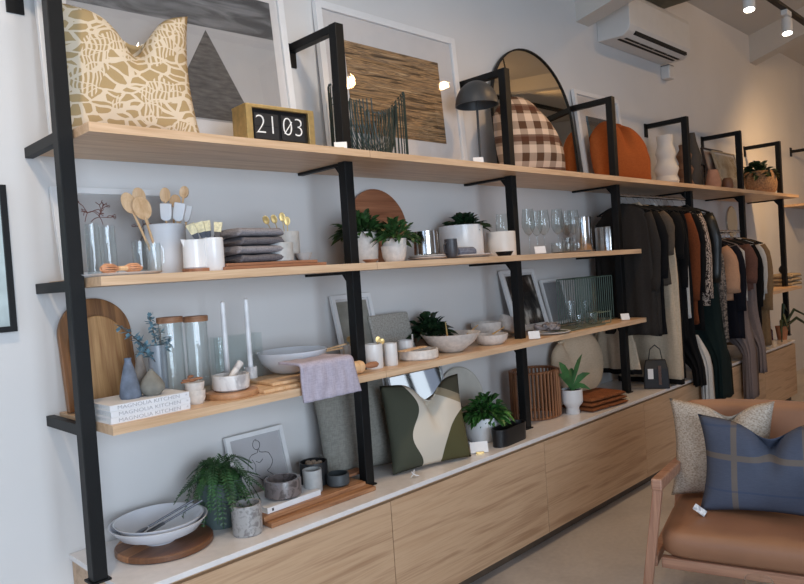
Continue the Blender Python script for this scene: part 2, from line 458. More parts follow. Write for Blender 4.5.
# ------------------------------------------------------------------ picture frames
def leaned(name, label, x0, x1, zb, h, yb, yt, fw=.02, fd=.022, mat_w=.06, art=None, cat='picture frame', frm=None, group=None, rz=0, glass=True, matm=None):
    """frame leaning on the wall: bottom front at yb, top at yt"""
    W = x1 - x0; ang = math.atan2(yt - yb, h)
    t = thing(name, label, cat, (x0, yb, zb + fd * math.sin(ang) + .0003), rz, group)
    t.rotation_euler = (-ang, 0, rz)
    frm = frm or FRAMEW
    m = MB()
    m.box(0, fw, 0, fd, 0, h); m.box(W - fw, W, 0, fd, 0, h); m.box(fw, W - fw, 0, fd, 0, fw); m.box(fw, W - fw, 0, fd, h - fw, h)
    m.build('frame', frm, t, bev=.0015)
    MB().box(fw, W - fw, fd * .6, fd * .9, fw, h - fw).build('mat_board', matm or MATB, t)
    if art:
        l, r, b, tp = art[1] if len(art) > 1 else (mat_w, mat_w, mat_w, mat_w)
        MB().box(l, W - r, fd * .5, fd * .6, b, h - tp).build('print', art[0], t)
    if glass: MB().box(fw, W - fw, fd * .3, fd * .4, fw, h - fw).build('glass_pane', PANE, t)
    return t
# ------------------------------------------------------------------ generic makers
def lathe_item(name, label, cat, pxl, pxr, pyt, y, zb, prof, m, th=.004, group=None, seg=32, part='body', open_=True, h=None, sub=None):
    """round item seen between columns pxl..pxr, its top at row pyt, standing on zb at depth y"""
    x = fx((pxl + pxr) / 2, y, zb + .05)
    R = (pxr - pxl) / 2 * mpp(x, y, zb)
    H = h or (fz(pyt, x, y) - zb)
    t = thing(name, label, cat, (x, y, zb), 0, group)
    out = [(r * R, z * H) for r, z in prof]
    pts = vessel(out, th) if open_ else [(0, out[0][1])] + out + [(0, out[-1][1])]
    MB().lathe(pts, seg).build(part, m, t, smooth=True)
    return t, R, H
CYL = [(.94, 0), (1, .03), (1, .97), (.99, 1)]
def leafcluster(n, R, H, L, W, rnd, c=(0, 0, 0), droop=.3, spread=1.2, kind='oval'):
    m = MB()
    for i in range(n):
        a = rnd.uniform(0, 2 * math.pi); el = rnd.uniform(-.25, 1.35) if spread > 1 else rnd.uniform(.2, 1.4)
        rr = rnd.uniform(.15, .9) ** .7
        base = Vector((c[0] + R * rr * math.cos(a) * math.cos(el) * .7, c[1] + R * rr * math.sin(a) * math.cos(el) * .7, c[2] + H * (.15 + .6 * rnd.random()) * max(.25, math.sin(max(el, .3)))))
        a += rnd.uniform(-.5, .5)
        d = Vector((math.cos(a) * math.cos(el), math.sin(a) * math.cos(el), math.sin(el))).normalized()
        s = d.cross(Vector((0, 0, 1)))
        if s.length < .1: s = Vector((1, 0, 0))
        s.normalize(); s.rotate(Matrix.Rotation(rnd.uniform(-.7, .7), 3, d)); up = s.cross(d)
        l = L * rnd.uniform(.7, 1.15); w_ = W * rnd.uniform(.8, 1.15)
        rows = []
        for k, (t_, ww) in enumerate(((0, .08), (.25, .8), (.5, 1), (.78, .66), (1, .03))):
            p = base + d * (l * t_) - Vector((0, 0, 1)) * (droop * l * t_ * t_)
            rows.append((p - s * (w_ * ww / 2) + up * (w_ * ww * .16), p, p + s * (w_ * ww / 2) + up * (w_ * ww * .16)))
        V = [[m.v(q) for q in r] for r in rows]
        for r1, r2 in zip(V, V[1:]):
            m.f([r1[0], r1[1], r2[1], r2[0]]); m.f([r1[1], r1[2], r2[2], r2[1]])
    return m
def cushion(w_, h, t_, notch=0.0, pinch=.10, seed=1, n=26, corner=.0, asym=0.0, round_=False, crease=.35):
    """soft cushion standing on its lower edge: x across, z up, y thickness, front towards -y"""
    m = MB(); rnd = random.Random(seed); fr = []
    def P(u, v, s):
        a, b = 2 * u - 1, 2 * v - 1
        if round_:
            k = max(abs(a), abs(b)); r = math.hypot(a, b) or 1
            a, b = a * k / r, b * k / r; e = max(0, 1 - (a * a + b * b)) ** .5
        else:
            e = (max(0, (1 - a ** 4)) * max(0, (1 - b ** 4))) ** .5
            e = e * (.55 + .45 * (1 - a * a) * (1 - b * b)) 
            a2 = a * (1 - pinch * (1 - b * b)); b2 = b * (1 - pinch * (1 - a * a)); a, b = a2, b2
        x = a * w_ / 2; z = (b + 1) * h / 2
        y = s * e * t_ / 2
        if notch:
            g = math.exp(-((a - asym) / .32) ** 2) * max(0, (b + .25) / 1.25) ** 1.6
            z -= notch * h * g
            f_ = math.exp(-((a - asym) / .13) ** 2) * max(0, (b + .3) / 1.3)
            y -= s * f_ * t_ * crease * (1 if s < 0 else .3)
        nn = noise.noise(Vector((x * 7 + seed, z * 7, s))) * .012 * (1 if e > .15 else 0)
        return (x, y + nn, max(z, 0.0))
    F = [[m.v(P(i / n, j / n, -1)) for i in range(n + 1)] for j in range(n + 1)]
    B = [[m.v(P(i / n, j / n, 1)) for i in range(n + 1)] for j in range(n + 1)]
    for j in range(n):
        for i in range(n):
            m.f([F[j][i], F[j][i + 1], F[j + 1][i + 1], F[j + 1][i]]); m.f([B[j][i], B[j + 1][i], B[j + 1][i + 1], B[j][i + 1]])
    E1 = [F[0][i] for i in range(n + 1)] + [F[j][n] for j in range(1, n + 1)] + [F[n][i] for i in range(n - 1, -1, -1)] + [F[j][0] for j in range(n - 1, 0, -1)]
    E2 = [B[0][i] for i in range(n + 1)] + [B[j][n] for j in range(1, n + 1)] + [B[n][i] for i in range(n - 1, -1, -1)] + [B[j][0] for j in range(n - 1, 0, -1)]
    k = len(E1)
    for i in range(k): m.f([E1[i], E2[i], E2[(i + 1) % k], E1[(i + 1) % k]])
    bmesh.ops.remove_doubles(m.b, verts=m.b.verts, dist=.0015)
    return m
def price_card(px, py, y, zb, label, w_=.05, h=.035, gold=True):
    x = fx(px, y, zb); t = thing('price_card', label, 'price card', (x, y, zb), rad(-38), 'white price cards')
    ang = rad(-22)
    MB(Matrix.Rotation(ang, 4, 'X')).box(-w_ / 2, w_ / 2, -.0008, .0008, .004, h).build('card', CARD, t)
    if gold: MB().box(-w_ * .22, w_ * .22, -.006, .01, 0, .009).build('stand', GOLD, t)
    return t

# ------------------------------------------------------------------ TOP SHELF
# tan patterned cushion
s = NT('tan_labyrinth_print'); v = s.coords((1, .3, 1)); dn = s.noise(v, 9, 2, out=1)
vm = s.node('ShaderNodeVectorMath', operation='MULTIPLY_ADD'); s.link(dn, vm.inputs[0]); vm.inputs[1].default_value = (.05, .05, .05); s.link(v, vm.inputs[2])
mp = s.node('ShaderNodeMapping'); s.link(vm.outputs[0], mp.inputs[0]); mp.inputs['Scale'].default_value = (19, 6, 32)
vo = s.node('ShaderNodeTexVoronoi', feature='DISTANCE_TO_EDGE'); s.link(mp.outputs[0], vo.inputs['Vector']); vo.inputs['Scale'].default_value = 1
big = s.noise(v, 7, 1)
wv = s.node('ShaderNodeTexWave'); s.link(vm.outputs[0], wv.inputs['Vector']); wv.inputs['Scale'].default_value = 24; wv.inputs['Distortion'].default_value = 4; wv.inputs['Detail'].default_value = 0
cellm = s.math('GREATER_THAN', vo.outputs[0], .10)
strip = s.math('MULTIPLY', s.math('GREATER_THAN', wv.outputs['Fac'], .42), s.math('GREATER_THAN', vo.outputs[0], .05))
sel = s.math('GREATER_THAN', big, .52)
f = s.math('ADD', s.math('MULTIPLY', sel, strip), s.math('MULTIPLY', s.math('SUBTRACT', 1, sel), cellm), True)
s.bump(s.noise(v, 300, 2), .3, .002)
TANP = s.fin(.95, 0, s.mix(f, lin((214, 198, 174)), lin((172, 148, 108))), .2)
t = thing('cushion', 'large square cushion with tan maze-like print on cream, on the highest shelf at far left', 'cushion', (1.035, -.235, ZT), rad(-14))
c = cushion(.46, .47, .15, notch=.30, seed=3, asym=.16, crease=.6)
for v_ in c.b.verts: v_.co = Matrix.Rotation(rad(-9), 4, 'X') @ v_.co
c.build('cover', TANP, t, smooth='all')

# large seascape frame
s = NT('sea_sky_print'); v = s.coords((1, 1, 5)); n_ = s.noise(v, 4, 6, dist=1.2); xyz = s.xyz()
g = s.math('ADD', s.math('MULTIPLY', n_, .75), s.math('MULTIPLY', xyz[2], -.0))
SKYP = s.fin(.6, 0, s.ramp(g, [(.3, (78, 78, 80)), (.5, (128, 128, 130)), (.66, (176, 176, 178))]))
s = NT('dark_sea_print'); v = s.coords((2, 1, 9)); SEAP = s.fin(.6, 0, s.ramp(s.noise(v, 9, 6), [(.3, (62, 60, 60)), (.7, (104, 100, 98))]))
def lean_x(px, y, z): return fx(px, y, z)
t = leaned('picture_frame', 'very large white frame with a grey photograph of cloudy sky and a dark pointed shape', .825, 1.835, ZT, .78, -.10, -.035, .03, .024, .1, None, 'picture frame')
MB().box(.10, .94, .0115, .0145, .14, .68).build('print', mat('pale_grey_print', (172, 170, 170), .6, var=.03, scale=3), t)
MB().prism([(.10, .50), (.94, .52), (.94, .68), (.10, .68)], .0105, .0114).build('print_sky', SKYP, t)
MB().prism([(.415, .145), (.80, .145), (.62, .50)], .0103, .0113).build('print_cone', SEAP, t)

# flip clock
t = thing('flip_clock', 'brass framed black flip clock showing 21 03', 'clock', (fx(247, -.38, 2.0), -.38, ZT), rad(-3))
x0c = 0; Wc, Hc = .288, .138
m = MB(); m.box(0, Wc, -.0, .012, 0, .012); m.box(0, Wc, 0, .012, Hc - .012, Hc); m.box(0, .024, 0, .012, .012, Hc - .012); m.box(Wc - .024, Wc, 0, .012, .012, Hc - .012)
m.box(0, Wc, .012, .1, 0, .006); m.box(0, Wc, .012, .1, Hc - .006, Hc); m.box(0, .006, .012, .1, .006, Hc - .006); m.box(Wc - .006, Wc, .012, .1, .006, Hc - .006)
m.build('case', GOLD, t, bev=.001)
MB().box(.024, Wc - .024, .014, .09, .008, Hc - .008).build('face', mat('black_clock_face', (22, 22, 24), .3), t)
flap = mat('black_flap', (34, 34, 36), .5)
for xx in (.036, .149):
    m = MB(); m.box(xx, xx + .1, .010, .0135, .018, .0635); m.box(xx, xx + .1, .010, .0135, .0645, .11); m.build('flap', flap, t)
dg = mat('white_digit', (232, 232, 230), .6)
text('21', .098, dg, t, (.086, .0095, .067), name='digits', thin=-.0022)
tx = text('03', .098, dg, t, (.199, .0095, .067), name='digits', thin=-.0022)
MB().bar((.160, .0095, .043), (.194, .0095, .089), .003).build('digit_slash', dg, t)

price_card(341, 140, -.40, ZT, 'white price card left of the dark green wire basket on the highest shelf')

# large abstract hair-like frame
s = NT('golden_waves_print'); v = s.coords((1, 1, 2.2)); wv = s.node('ShaderNodeTexNoise'); 
mp = s.node('ShaderNodeMapping'); s.link(v, mp.inputs[0]); mp.inputs['Rotation'].default_value = (0, rad(12), 0); mp.inputs['Scale'].default_value = (1.3, 1, 14)
s.link(mp.outputs[0], wv.inputs['Vector']); wv.inputs['Scale'].default_value = 2.6; wv.inputs['Detail'].default_value = 7; wv.inputs['Distortion'].default_value = 1.1
HAIRP = s.fin(.6, 0, s.ramp(wv.outputs[0], [(.30, (52, 44, 38)), (.42, (112, 88, 62)), (.50, (190, 152, 108)), (.57, (112, 92, 74)), (.66, (206, 174, 132))]))
t = leaned('picture_frame', 'large white frame with a photograph of flowing golden brown waves, behind the wire basket', 2.02, 2.985, ZT, .76, -.075, -.03, .034, .026, .1, (HAIRP, (.16, .15, .17, .155)), 'picture frame')

# wire basket
DG = mat('dark_green_wire', (36, 52, 48), .4)
def wire_basket(px0, px1, pyt, y, label):
    xa, xb = fx(px0, y, ZT + .1), fx(px1, y, ZT + .1); H = fz(pyt, xa, y) - ZT
    t = thing('wire_basket', label, 'basket', ((xa + xb) / 2, y, ZT)); W = (xb - xa); R = W / 2
    m = MB(); n = 44
    def hh(a): return H * (.80 + .2 * math.cos(2 * a + .6))
    for i in range(n):
        a = 2 * math.pi * i / n; ca, sa = math.cos(a), math.sin(a)
        m.tube([(R * ca, R * .62 * sa, .004), (R * ca, R * .62 * sa, hh(a) - .008), (R * .985 * ca, R * .6 * sa, hh(a)), (R * math.cos(a + .07), R * .62 * math.sin(a + .07), hh(a) - .008)], .003, 5)
    m.build('upright_wires', DG, t)
    MB().tube([(R * math.cos(2 * math.pi * i / 40), R * .62 * math.sin(2 * math.pi * i / 40), .003) for i in range(40)], .003, 6, True).build('base_ring', DG, t)
    m = MB()
    for k in range(17):                     # hanging U-shaped inner bowl
        yy = -R * .5 + R * k / 16; w2 = R * .62 * math.sqrt(max(.1, 1 - (yy / (R * .62)) ** 2)); top = H * .78
        m.tube([(w2 * math.cos(b), yy, top - (top - .02) * math.sin(b)) for b in [math.pi * q / 14 for q in range(15)]], .003, 5)
    m.build('bowl_wires', DG, t)
wire_basket(336, 402, 82, -.18, 'dark green wire basket with a rounded inner bowl in front of the golden picture')

# dome lamp
xl = fx(481, -.27, ZT); t = thing('table_lamp', 'black dome table lamp on a thin stem beside the arched mirror', 'lamp', (xl, -.27, ZT)); R = 21.5 * mpp(xl, -.27, 2.1)
Ht = fz(81, xl, -.27) - ZT
LAMPB = mat('charcoal_lamp_metal', (58, 60, 62), .45, var=.03)
MB().lathe([(0, 0), (.055, 0), (.055, .01), (.05, .014), (0, .014)], 32).build('base', LAMPB, t, smooth=True)
MB().tube([(0, 0, .014), (0, 0, Ht - .03)], .006).build('stem', LAMPB, t)
hs = Ht - .125
m = MB(); pr = [(R * math.sin(a), hs + (Ht - hs) * math.cos(a)) for a in [math.pi / 2 * k / 12 for k in range(13)]]
pr = [(max(r, 0), z) for r, z in pr]; pr[0] = (0, Ht)
inn = [(r * .96, hs + (z - hs) * .96) for r, z in reversed(pr)]; inn[-1] = (0, hs + (Ht - hs) * .96)
m.lathe(pr + inn, 40).build('shade', LAMPB, t, smooth=True)
MB().sphere((0, 0, hs + .05), .025).build('bulb', mat('milky_bulb', (235, 232, 226), .3), t, smooth=True)
price_card(479, 156, -.40, ZT, 'white price card under the black dome lamp on the highest shelf', gold=False)

# arched mirror
MIR = mat('mirror_glass', (222, 216, 200), .02, 1.0, var=0)
xa, xb = fx(495, -.06, 2.1), 4.112; Wm = xb - xa; Hm = fz(47, (xa + xb) / 2 - .1, -.02) - ZT
t = thing('arched_mirror', 'tall arched mirror with thin black frame leaning on the wall behind the plaid cushion', 'mirror', (xa, -.10, ZT + .003)); t.rotation_euler = (-math.atan2(.07, Hm), 0, 0)
def arch(W, H, off, n=28, r=None):
    R = W / 2 - off
    return [(off, off)] + [(W / 2 - R * math.cos(math.pi * k / n), H - W / 2 + R * math.sin(math.pi * k / n)) for k in range(n + 1)] + [(W - off, off)]
o1, o2 = arch(Wm, Hm, 0), arch(Wm, Hm, .009)
m = MB(); A = [[m.v((x, y, z)) for x, z in o] for o, y in ((o1, 0), (o2, 0), (o2, .02), (o1, .02))]
for a, b in zip(A, A[1:] + A[:1]):
    for i in range(len(a)): m.f([a[i], a[(i + 1) % len(a)], b[(i + 1) % len(a)], b[i]])
m.build('frame', BLACK, t)
MB().prism(o2, .008, .014).build('glass', MIR, t)

# plaid cushion
s = NT('brown_plaid'); X = s.xyz(); 
def band(c, per, off, wd): return s.math('LESS_THAN', s.math('FRACT', s.math('ADD', s.math('DIVIDE', c, per), off)), wd)
bx_, bz_ = band(X[0], .088, .15, .5), band(X[2], .088, .3, .5)
base = s.mix(s.math('MULTIPLY', s.math('ADD', bx_, bz_), .5), lin((206, 184, 164)), lin((86, 62, 46)))
base = s.mix(s.math('MULTIPLY', band(X[2], .176, .05, .22), .8), base, lin((84, 50, 36)))
s.bump(s.noise(s.coords(), 260, 2), .3, .002); PLAID = s.fin(.95, 0, base, .2)
xx = fx(518, -.2, 2.1)
t = thing('cushion', 'brown and cream checked cushion in front of the arched mirror', 'cushion', (xx, -.30, ZT), rad(-22))
c = cushion(.42, .44, .17, notch=.0, seed=5, pinch=-.04)
for v_ in c.b.verts:
    a = v_.co.x / .2; v_.co.z *= 1 - .40 * abs(min(1.2, max(-1.2, a + .25))) ** 2.4 * (v_.co.z / .4)
    v_.co = Matrix.Rotation(rad(-10), 4, 'X') @ v_.co
c.build('cover', PLAID, t, smooth='all')

# abstract frame behind rust cushion
s = NT('dusk_abstract_print'); X = s.xyz(); n_ = s.noise(s.coords(), 5, 3, dist=.8)
fz_ = s.math('ADD', s.math('MULTIPLY', X[2], 1.6), s.math('MULTIPLY', n_, .3))
cc = s.ramp(fz_, [(.25, (150, 96, 66)), (.55, (206, 176, 150)), (.72, (120, 112, 110)), (.9, (74, 78, 84))])
blue = s.math('LESS_THAN', s.math('ADD', X[0], s.math('MULTIPLY', n_, .12)), .23)
DUSK = s.fin(.6, 0, s.mix(s.math('MULTIPLY', blue, s.math('GREATER_THAN', X[2], .2)), cc, lin((64, 108, 140))))
leaned('picture_frame', 'white frame with a dusky blue and brown abstract print behind the rust cushion', 4.20, 4.82, ZT, .66, -.10, -.03, .03, .024, .1, (DUSK, (.13, .1, .12, .17)))
# rust cushion
RUST = fabric('rust_linen', (158, 84, 40), (144, 74, 34), 300)
xx = fx(621, -.25, 2.05)
t = thing('cushion', 'plain rust orange cushion on the highest shelf', 'cushion', (xx, -.27, ZT), rad(-26))
c = cushion(.44, .44, .18, notch=.08, seed=8, asym=.1, crease=.4, pinch=-.03)
for v_ in c.b.verts:
    a = v_.co.x / .22; v_.co.z *= 1 - .36 * abs(min(1.2, max(-1.2, a + .1))) ** 2.2 * min(1, v_.co.z / .4)
    v_.co = Matrix.Rotation(rad(-10), 4, 'X') @ v_.co
c.build('cover', RUST, t, smooth='all')
# rippled vases
rip = [(.70, 0), (.86, .05), (.98, .12), (.80, .22), (.86, .26), (1, .36), (.86, .44), (.72, .5), (.70, .56), (.84, .66), (.70, .76), (.62, .8), (.64, .9), (.68, 1)]
lathe_item('vase', 'white matt vase with rippled sides beside the white frame on the highest shelf', 'vase', 655, 679, 136, -.23, ZT, rip, mat('matt_white_ceramic', (206, 202, 196), .7, var=.02), .008)
zig = [(.8, 0), (1, .12), (.62, .28), (1, .45), (.6, .6), (.9, .76), (.5, .9), (.55, 1)]
lathe_item('vase', 'brown zigzag vase just right of the rippled white vase', 'vase', 677, 694, 145, -.20, ZT, zig, mat('brown_clay', (126, 92, 70), .7), .008)
lathe_item('vase', 'dark grey tapering vase between the brown zigzag vase and the thin black frame', 'vase', 686, 703, 133, -.13, ZT, [(.9, 0), (1, .1), (.8, .4), (.95, .6), (.5, .85), (.35, 1)], mat('dark_grey_clay', (72, 66, 60), .7), .008)
# thin black double frame stand
t = thing('metal_display_frame', 'thin black metal frame standing open behind the brown vases', 'display frame', (fx(695, -.03, 2.1), -.035, ZT), rad(0))
def rectwire(m, x0, x1, z0, z1, y, r=.007): m.tube([(x0, y, z0), (x0, y, z1), (x1, y, z1), (x1, y, z0)], r, 6, True)
m = MB(); rectwire(m, -.2, .05, .008, .44, .01); m.build('tall_loop', BLACK, t)
m = MB(); rectwire(m, -.1, .17, .008, .27, -.012); m.build('low_loop', BLACK, t)
# small photo frames
s = NT('pink_photo_print'); PNK = s.fin(.6, 0, s.ramp(s.noise(s.coords(), 8, 3), [(.35, (110, 76, 66)), (.5, (190, 158, 140)), (.65, (214, 200, 184))]))
s = NT('pale_photo_print'); PAL = s.fin(.6, 0, s.ramp(s.noise(s.coords(), 6, 3), [(.35, (150, 130, 96)), (.5, (196, 184, 160)), (.65, (160, 156, 150))]))
a_, b_ = fx(706, -.1, 2.1), fx(724, -.1, 2.1)
leaned('picture_frame', 'small dark frame with a pinkish photograph, next to the thin black metal frame', a_, b_ + .05, ZT, .42, -.16, -.08, .012, .02, .04, (PNK, (.03, .03, .03, .03)), frm=mat('dark_wood_frame', (60, 46, 40), .5))
leaned('picture_frame', 'small pale framed photograph left of the sixth upright on the highest shelf', fx(723, -.2, 2.1), fx(742, -.2, 2.1) + .06, ZT, .40, -.22, -.12, .01, .02, .04, (PAL, (.03, .03, .03, .03)), frm=mat('champagne_frame', (186, 168, 140), .4))
lathe_item('vase', 'small pinkish terracotta vase in front of the small photographs', 'vase', 706, 721, 170, -.3, ZT, [(.7, 0), (1, .3), (.8, .7), (.6, 1)], mat('pink_terracotta', (176, 130, 106), .75), .006)
lathe_item('jar', 'small brown jar in front of the pale framed photograph', 'jar', 722, 733, 178, -.34, ZT, [(.8, 0), (1, .3), (.9, .8), (.6, 1)], mat('brown_jar_glaze', (110, 74, 54), .5), .006)
# plant in woven basket
WOV = mat('woven_natural', (158, 122, 88), .85, var=.2, scale=60, bump=.6, bscale=90)
t, R, H = lathe_item('potted_plant', 'dark green leafy plant in a round woven basket, far end of highest shelf', 'plant', 744, 776, 172, -.22, ZT, [(.7, 0), (.95, .2), (1, .5), (.92, .85), (.85, 1)], WOV, .012, part='woven_basket')
leafcluster(90, R * 1.2, .16, .11, .075, random.Random(4), (0, 0, H * .8), .45).build('foliage', LEAFD, t)
MB().lathe([(0, H * .75), (R * .8, H * .75), (R * .8, H * .8), (0, H * .8)], 24).build('soil', SOIL, t)
t = thing('woven_tray', 'small brown woven tray at the far tip of the highest shelf', 'tray', (7.46, -.17, ZT))
MB().lathe(vessel([(.07, 0), (.09, .05), (.095, .055)], .008), 24).build('bowl', WOV, t, smooth=True)
# ------------------------------------------------------------------ SECOND SHELF
rn = random.Random(11)
# print with red coral branches
t = leaned('picture_frame', 'white framed print of thin reddish branches behind the tall clear glasses', .835, 1.245, Z2, .32, -.075, -.02, .022, .02, .05,
           (mat('grey_print_ground', (186, 182, 180), .7, var=.02), (.022, .022, .022, .022)))
m = MB(); random.seed(5)
def branch(m, p, d, L, depth):
    q = (p[0] + d[0] * L, p[1] + d[1] * L); mid = ((p[0] + q[0]) / 2 + rn.uniform(-.006, .006), (p[1] + q[1]) / 2 + rn.uniform(-.006, .006))
    m.tube([(p[0], .0098, p[1]), (mid[0], .0098, mid[1]), (q[0], .0098, q[1])], .0012, 4)
    if depth:
        for k in range(2):
            a = math.atan2(d[1], d[0]) + rn.uniform(-1.0, 1.0); branch(m, q, (math.cos(a), math.sin(a)), L * .75, depth - 1)
for px_, pz_, aa in ((.10, .20, 1.2), (.16, .19, 1.9), (.07, .15, 2.4), (.28, .12, 1.0), (.12, .2, .5)): branch(m, (px_, pz_), (math.cos(aa), math.sin(aa)), .035, 3)
m.build('print_branches', mat('rust_red_ink', (120, 70, 60), .7), t)
# tray
xa, xb = fx(83, -.37, Z2), fx(172, -.37, Z2)
t = thing('serving_tray', 'flat white tray under the clear glasses and wooden whisks', 'tray', ((xa + xb) / 2, -.29, Z2))
W = xb - xa; MB().lathe(vessel([(.5, 0), (.56, .008), (.575, .010)], .006), 40, sx=W / 2 / .575, sy=.115 / .575).build('body', WHITE, t, smooth=True)
TT = Z2 + .0065
def tumbler(pxl, pxr, pyt, y, zb, label, cat='glass', name='drinking_glass', group='clear drinking glasses', handle=False, tap=1.0, m_=None):
    x = fx((pxl + pxr) / 2, y, zb + .05); R = (pxr - pxl) / 2 * mpp(x, y, zb); H = fz(pyt, x, y) - zb
    t = thing(name, label, cat, (x, y, zb), 0, group)
    MB().lathe(vessel([(R * tap * .97, 0), (R * tap, .004), (R, H)], .0022), 32).build('bowl', m_ or GLASS, t, smooth=True)
    if handle:
        MB().tube([(R * .97, 0, H * .85), (R * 1.25, 0, H * .9), (R * 1.5, 0, H * .72), (R * 1.5, 0, H * .4), (R * 1.2, 0, H * .2), (R * .97, 0, H * .22)], .004, 8).build('handle', m_ or GLASS, t, smooth=True)
    return t
tumbler(87, 101, 224, -.30, TT, 'tall clear glass, left of the pair on the white tray')
tumbler(101, 117, 226, -.27, TT, 'tall clear glass, right of the pair on the white tray')
tumbler(133, 148, 241, -.25, TT, 'short clear glass between the wooden whisks and the glass mug')
tumbler(148, 161, 243, -.29, Z2 + .0065, 'clear glass mug with a round handle in front of the white enamel crock', handle=True, name='glass_mug', cat='mug')
# two wooden whisks/brushes lying
def whisk(px, y, rz, label):
    t = thing('wooden_whisk', label, 'whisk', (fx(px, y, TT), y, TT + .0165), rz, 'wooden whisks on the white tray')
    m = MB(); n = 12
    for k in range(n):
        a = 2 * math.pi * k / n
        m.tube([(-.005, .002 * math.cos(a), .002 * math.sin(a)), (.02, .013 * math.cos(a), .013 * math.sin(a)), (.045, .014 * math.cos(a), .014 * math.sin(a)), (.062, .004 * math.cos(a), .004 * math.sin(a))], .0024, 5)
    m.build('tines', mat('reddish_bamboo', (206, 150, 112), .6, var=.1, scale=60), t)
    MB().tube([(-.035, 0, 0), (-.005, 0, 0), (.006, 0, 0)], [.008, .007, .005], 10).build('handle', BEECH, t)
whisk(118, -.365, rad(200), 'wooden whisk lying with its head to the left on the white tray')
whisk(124, -.345, rad(8), 'wooden whisk lying with its head to the right on the white tray')
# crock with utensils
t, R, H = lathe_item('utensil_crock', 'large white enamel crock full of spoons and spatulas', 'crock', 148, 187, 225, -.17, Z2, [(.96, 0), (1, .02), (1, .96), (1.02, .98), (1, 1)], mat('white_enamel', (214, 216, 220), .18, var=.01), .004)
cx, cy = t.location.x, t.location.y
def spoon(name, label, px, py, dx, dy, L, head, m_h, m_s, hw, hl, hd=.006, face=-45, group='utensils in the white crock', square=False, zb=Z2 + .01, cx=None, cy=None, sr=.0045):
    """utensil with its head centre at (px, py), leaning from inside a holder"""
    top = Vector((fx(px, dy, 1.7), dy, 0)); top.z = fz(py, top.x, dy); top.x = fx(px, dy, top.z)
    base = Vector((cx + dx, cy, zb)); d = (top - base); Lr = d.length; d.normalize()
    n = Vector((-.62, -.78, 0)); n = (n - d * n.dot(d)).normalized(); s_ = d.cross(n)
    t = thing(name, label, 'utensil', base, 0, group)
    mm = Matrix(((s_.x, n.x * -1, d.x, 0), (s_.y, -n.y, d.y, 0), (s_.z, -n.z, d.z, 0), (0, 0, 0, 1)))
    MB(mm).tube([(0, 0, 0), (0, 0, Lr - hl * .35)], [sr, sr * .9], 8).build('handle', m_s, t)
    m = MB(mm)
    if square: m.loft([[(a * hw * k, b * hd, Lr + c) for a, b in ((-1, -1), (1, -1), (1, 1), (-1, 1))] for k, c in ((.35, -hl * .5), (.9, -hl * .38), (1, 0), (1.02, hl * .45), (.9, hl * .5))])
    else:
        m.sphere((0, 0, 0), 1, 1, 1, 1); m.b.verts.ensure_lookup_table()
        for v_ in m.b.verts:
            q = mm.inverted() @ v_.co; dish = .55 * (1 - (q.x ** 2 + q.z ** 2)) * hd * 2.2
            v_.co = mm @ Vector((q.x * hw, q.y * hd + dish, q.z * hl * .5 + Lr))
    m.build('head', m_h, t, smooth=True, bev=.0015 if square else 0)
    return t
SIL = mat('white_silicone', (228, 228, 230), .4, var=.01)
zc_ = dict(cx=cx, cy=cy)
spoon('wooden_spoon', 'pale wooden spoon in front, leaning left out of the crock', 142, 208, -.02, cy - .06, .2, 0, BEECH, BEECH, .030, .085, **zc_)
spoon('wooden_spoon', 'pale wooden spoon at far left of the crock', 129, 203, -.03, cy - .03, .2, 0, BEECH, BEECH, .024, .075, **zc_)
spoon('wooden_spoon', 'pale wooden spoon with a hole, behind the front spoon in the crock', 139, 196, -.015, cy + .02, .2, 0, BEECH, BEECH, .022, .06, **zc_)
spoon('wooden_spoon', 'short wooden spoon rising behind the white spatulas', 165, 195, .0, cy + .02, .2, 0, BEECH, BEECH, .019, .055, **zc_)
spoon('wooden_spoon', 'wooden spoon half hidden right behind the white spatulas', 175, 201, .01, cy + .03, .2, 0, BEECH, BEECH, .020, .05, **zc_)
spoon('wooden_masher', 'turned wooden masher standing tallest in the white crock', 184, 192, .02, cy + .0, .2, 0, BEECH, BEECH, .017, .045, .017, **zc_)
spoon('spatula', 'white silicone spatula leaning left in the crock', 166, 212, .0, cy - .04, .2, 0, SIL, BEECH, .019, .06, square=True, **zc_)
spoon('spatula', 'white silicone spatula in the middle of the crock', 179, 212, .01, cy - .04, .2, 0, SIL, BEECH, .019, .065, square=True, **zc_)
spoon('spatula', 'narrow white silicone spatula at the right of the crock', 188, 214, .025, cy - .01, .2, 0, SIL, BEECH, .010, .06, square=True, **zc_)
# coaster + jug
t, R, H = lathe_item('wooden_coaster', 'small round brown wooden coaster under the white jug', 'coaster', 182, 211, 266, -.33, Z2, [(1, 0), (1, 1)], CHERRY, open_=False, h=.012)
t, R, H = lathe_item('jug', 'small white ceramic jug on a wooden coaster', 'jug', 183, 207, 240, -.33, Z2 + .0122, [(.9, 0), (1, .04), (.96, .9), (1, 1)], WHITE, .004)
m = MB(); m.loft([[(-R * .7, -.012, H), (-R * 1.22, 0, H * 1.03), (-R * .7, .012, H)], [(-R * .85, -.01, H * .7), (-R * .95, 0, H * .72), (-R * .85, .01, H * .7)]]); m.build('spout', WHITE, t)
t, R, H = lathe_item('brush_cup', 'white ceramic cup holding pastry brushes', 'cup', 203, 224, 238, -.355, Z2, CYL, WHITE, .004)
cx, cy = t.location.x, t.location.y
BRI = mat('cream_bristles', (214, 206, 172), .9, var=.12, scale=90); FER = mat('grey_ferrule', (96, 98, 104), .35, .9)
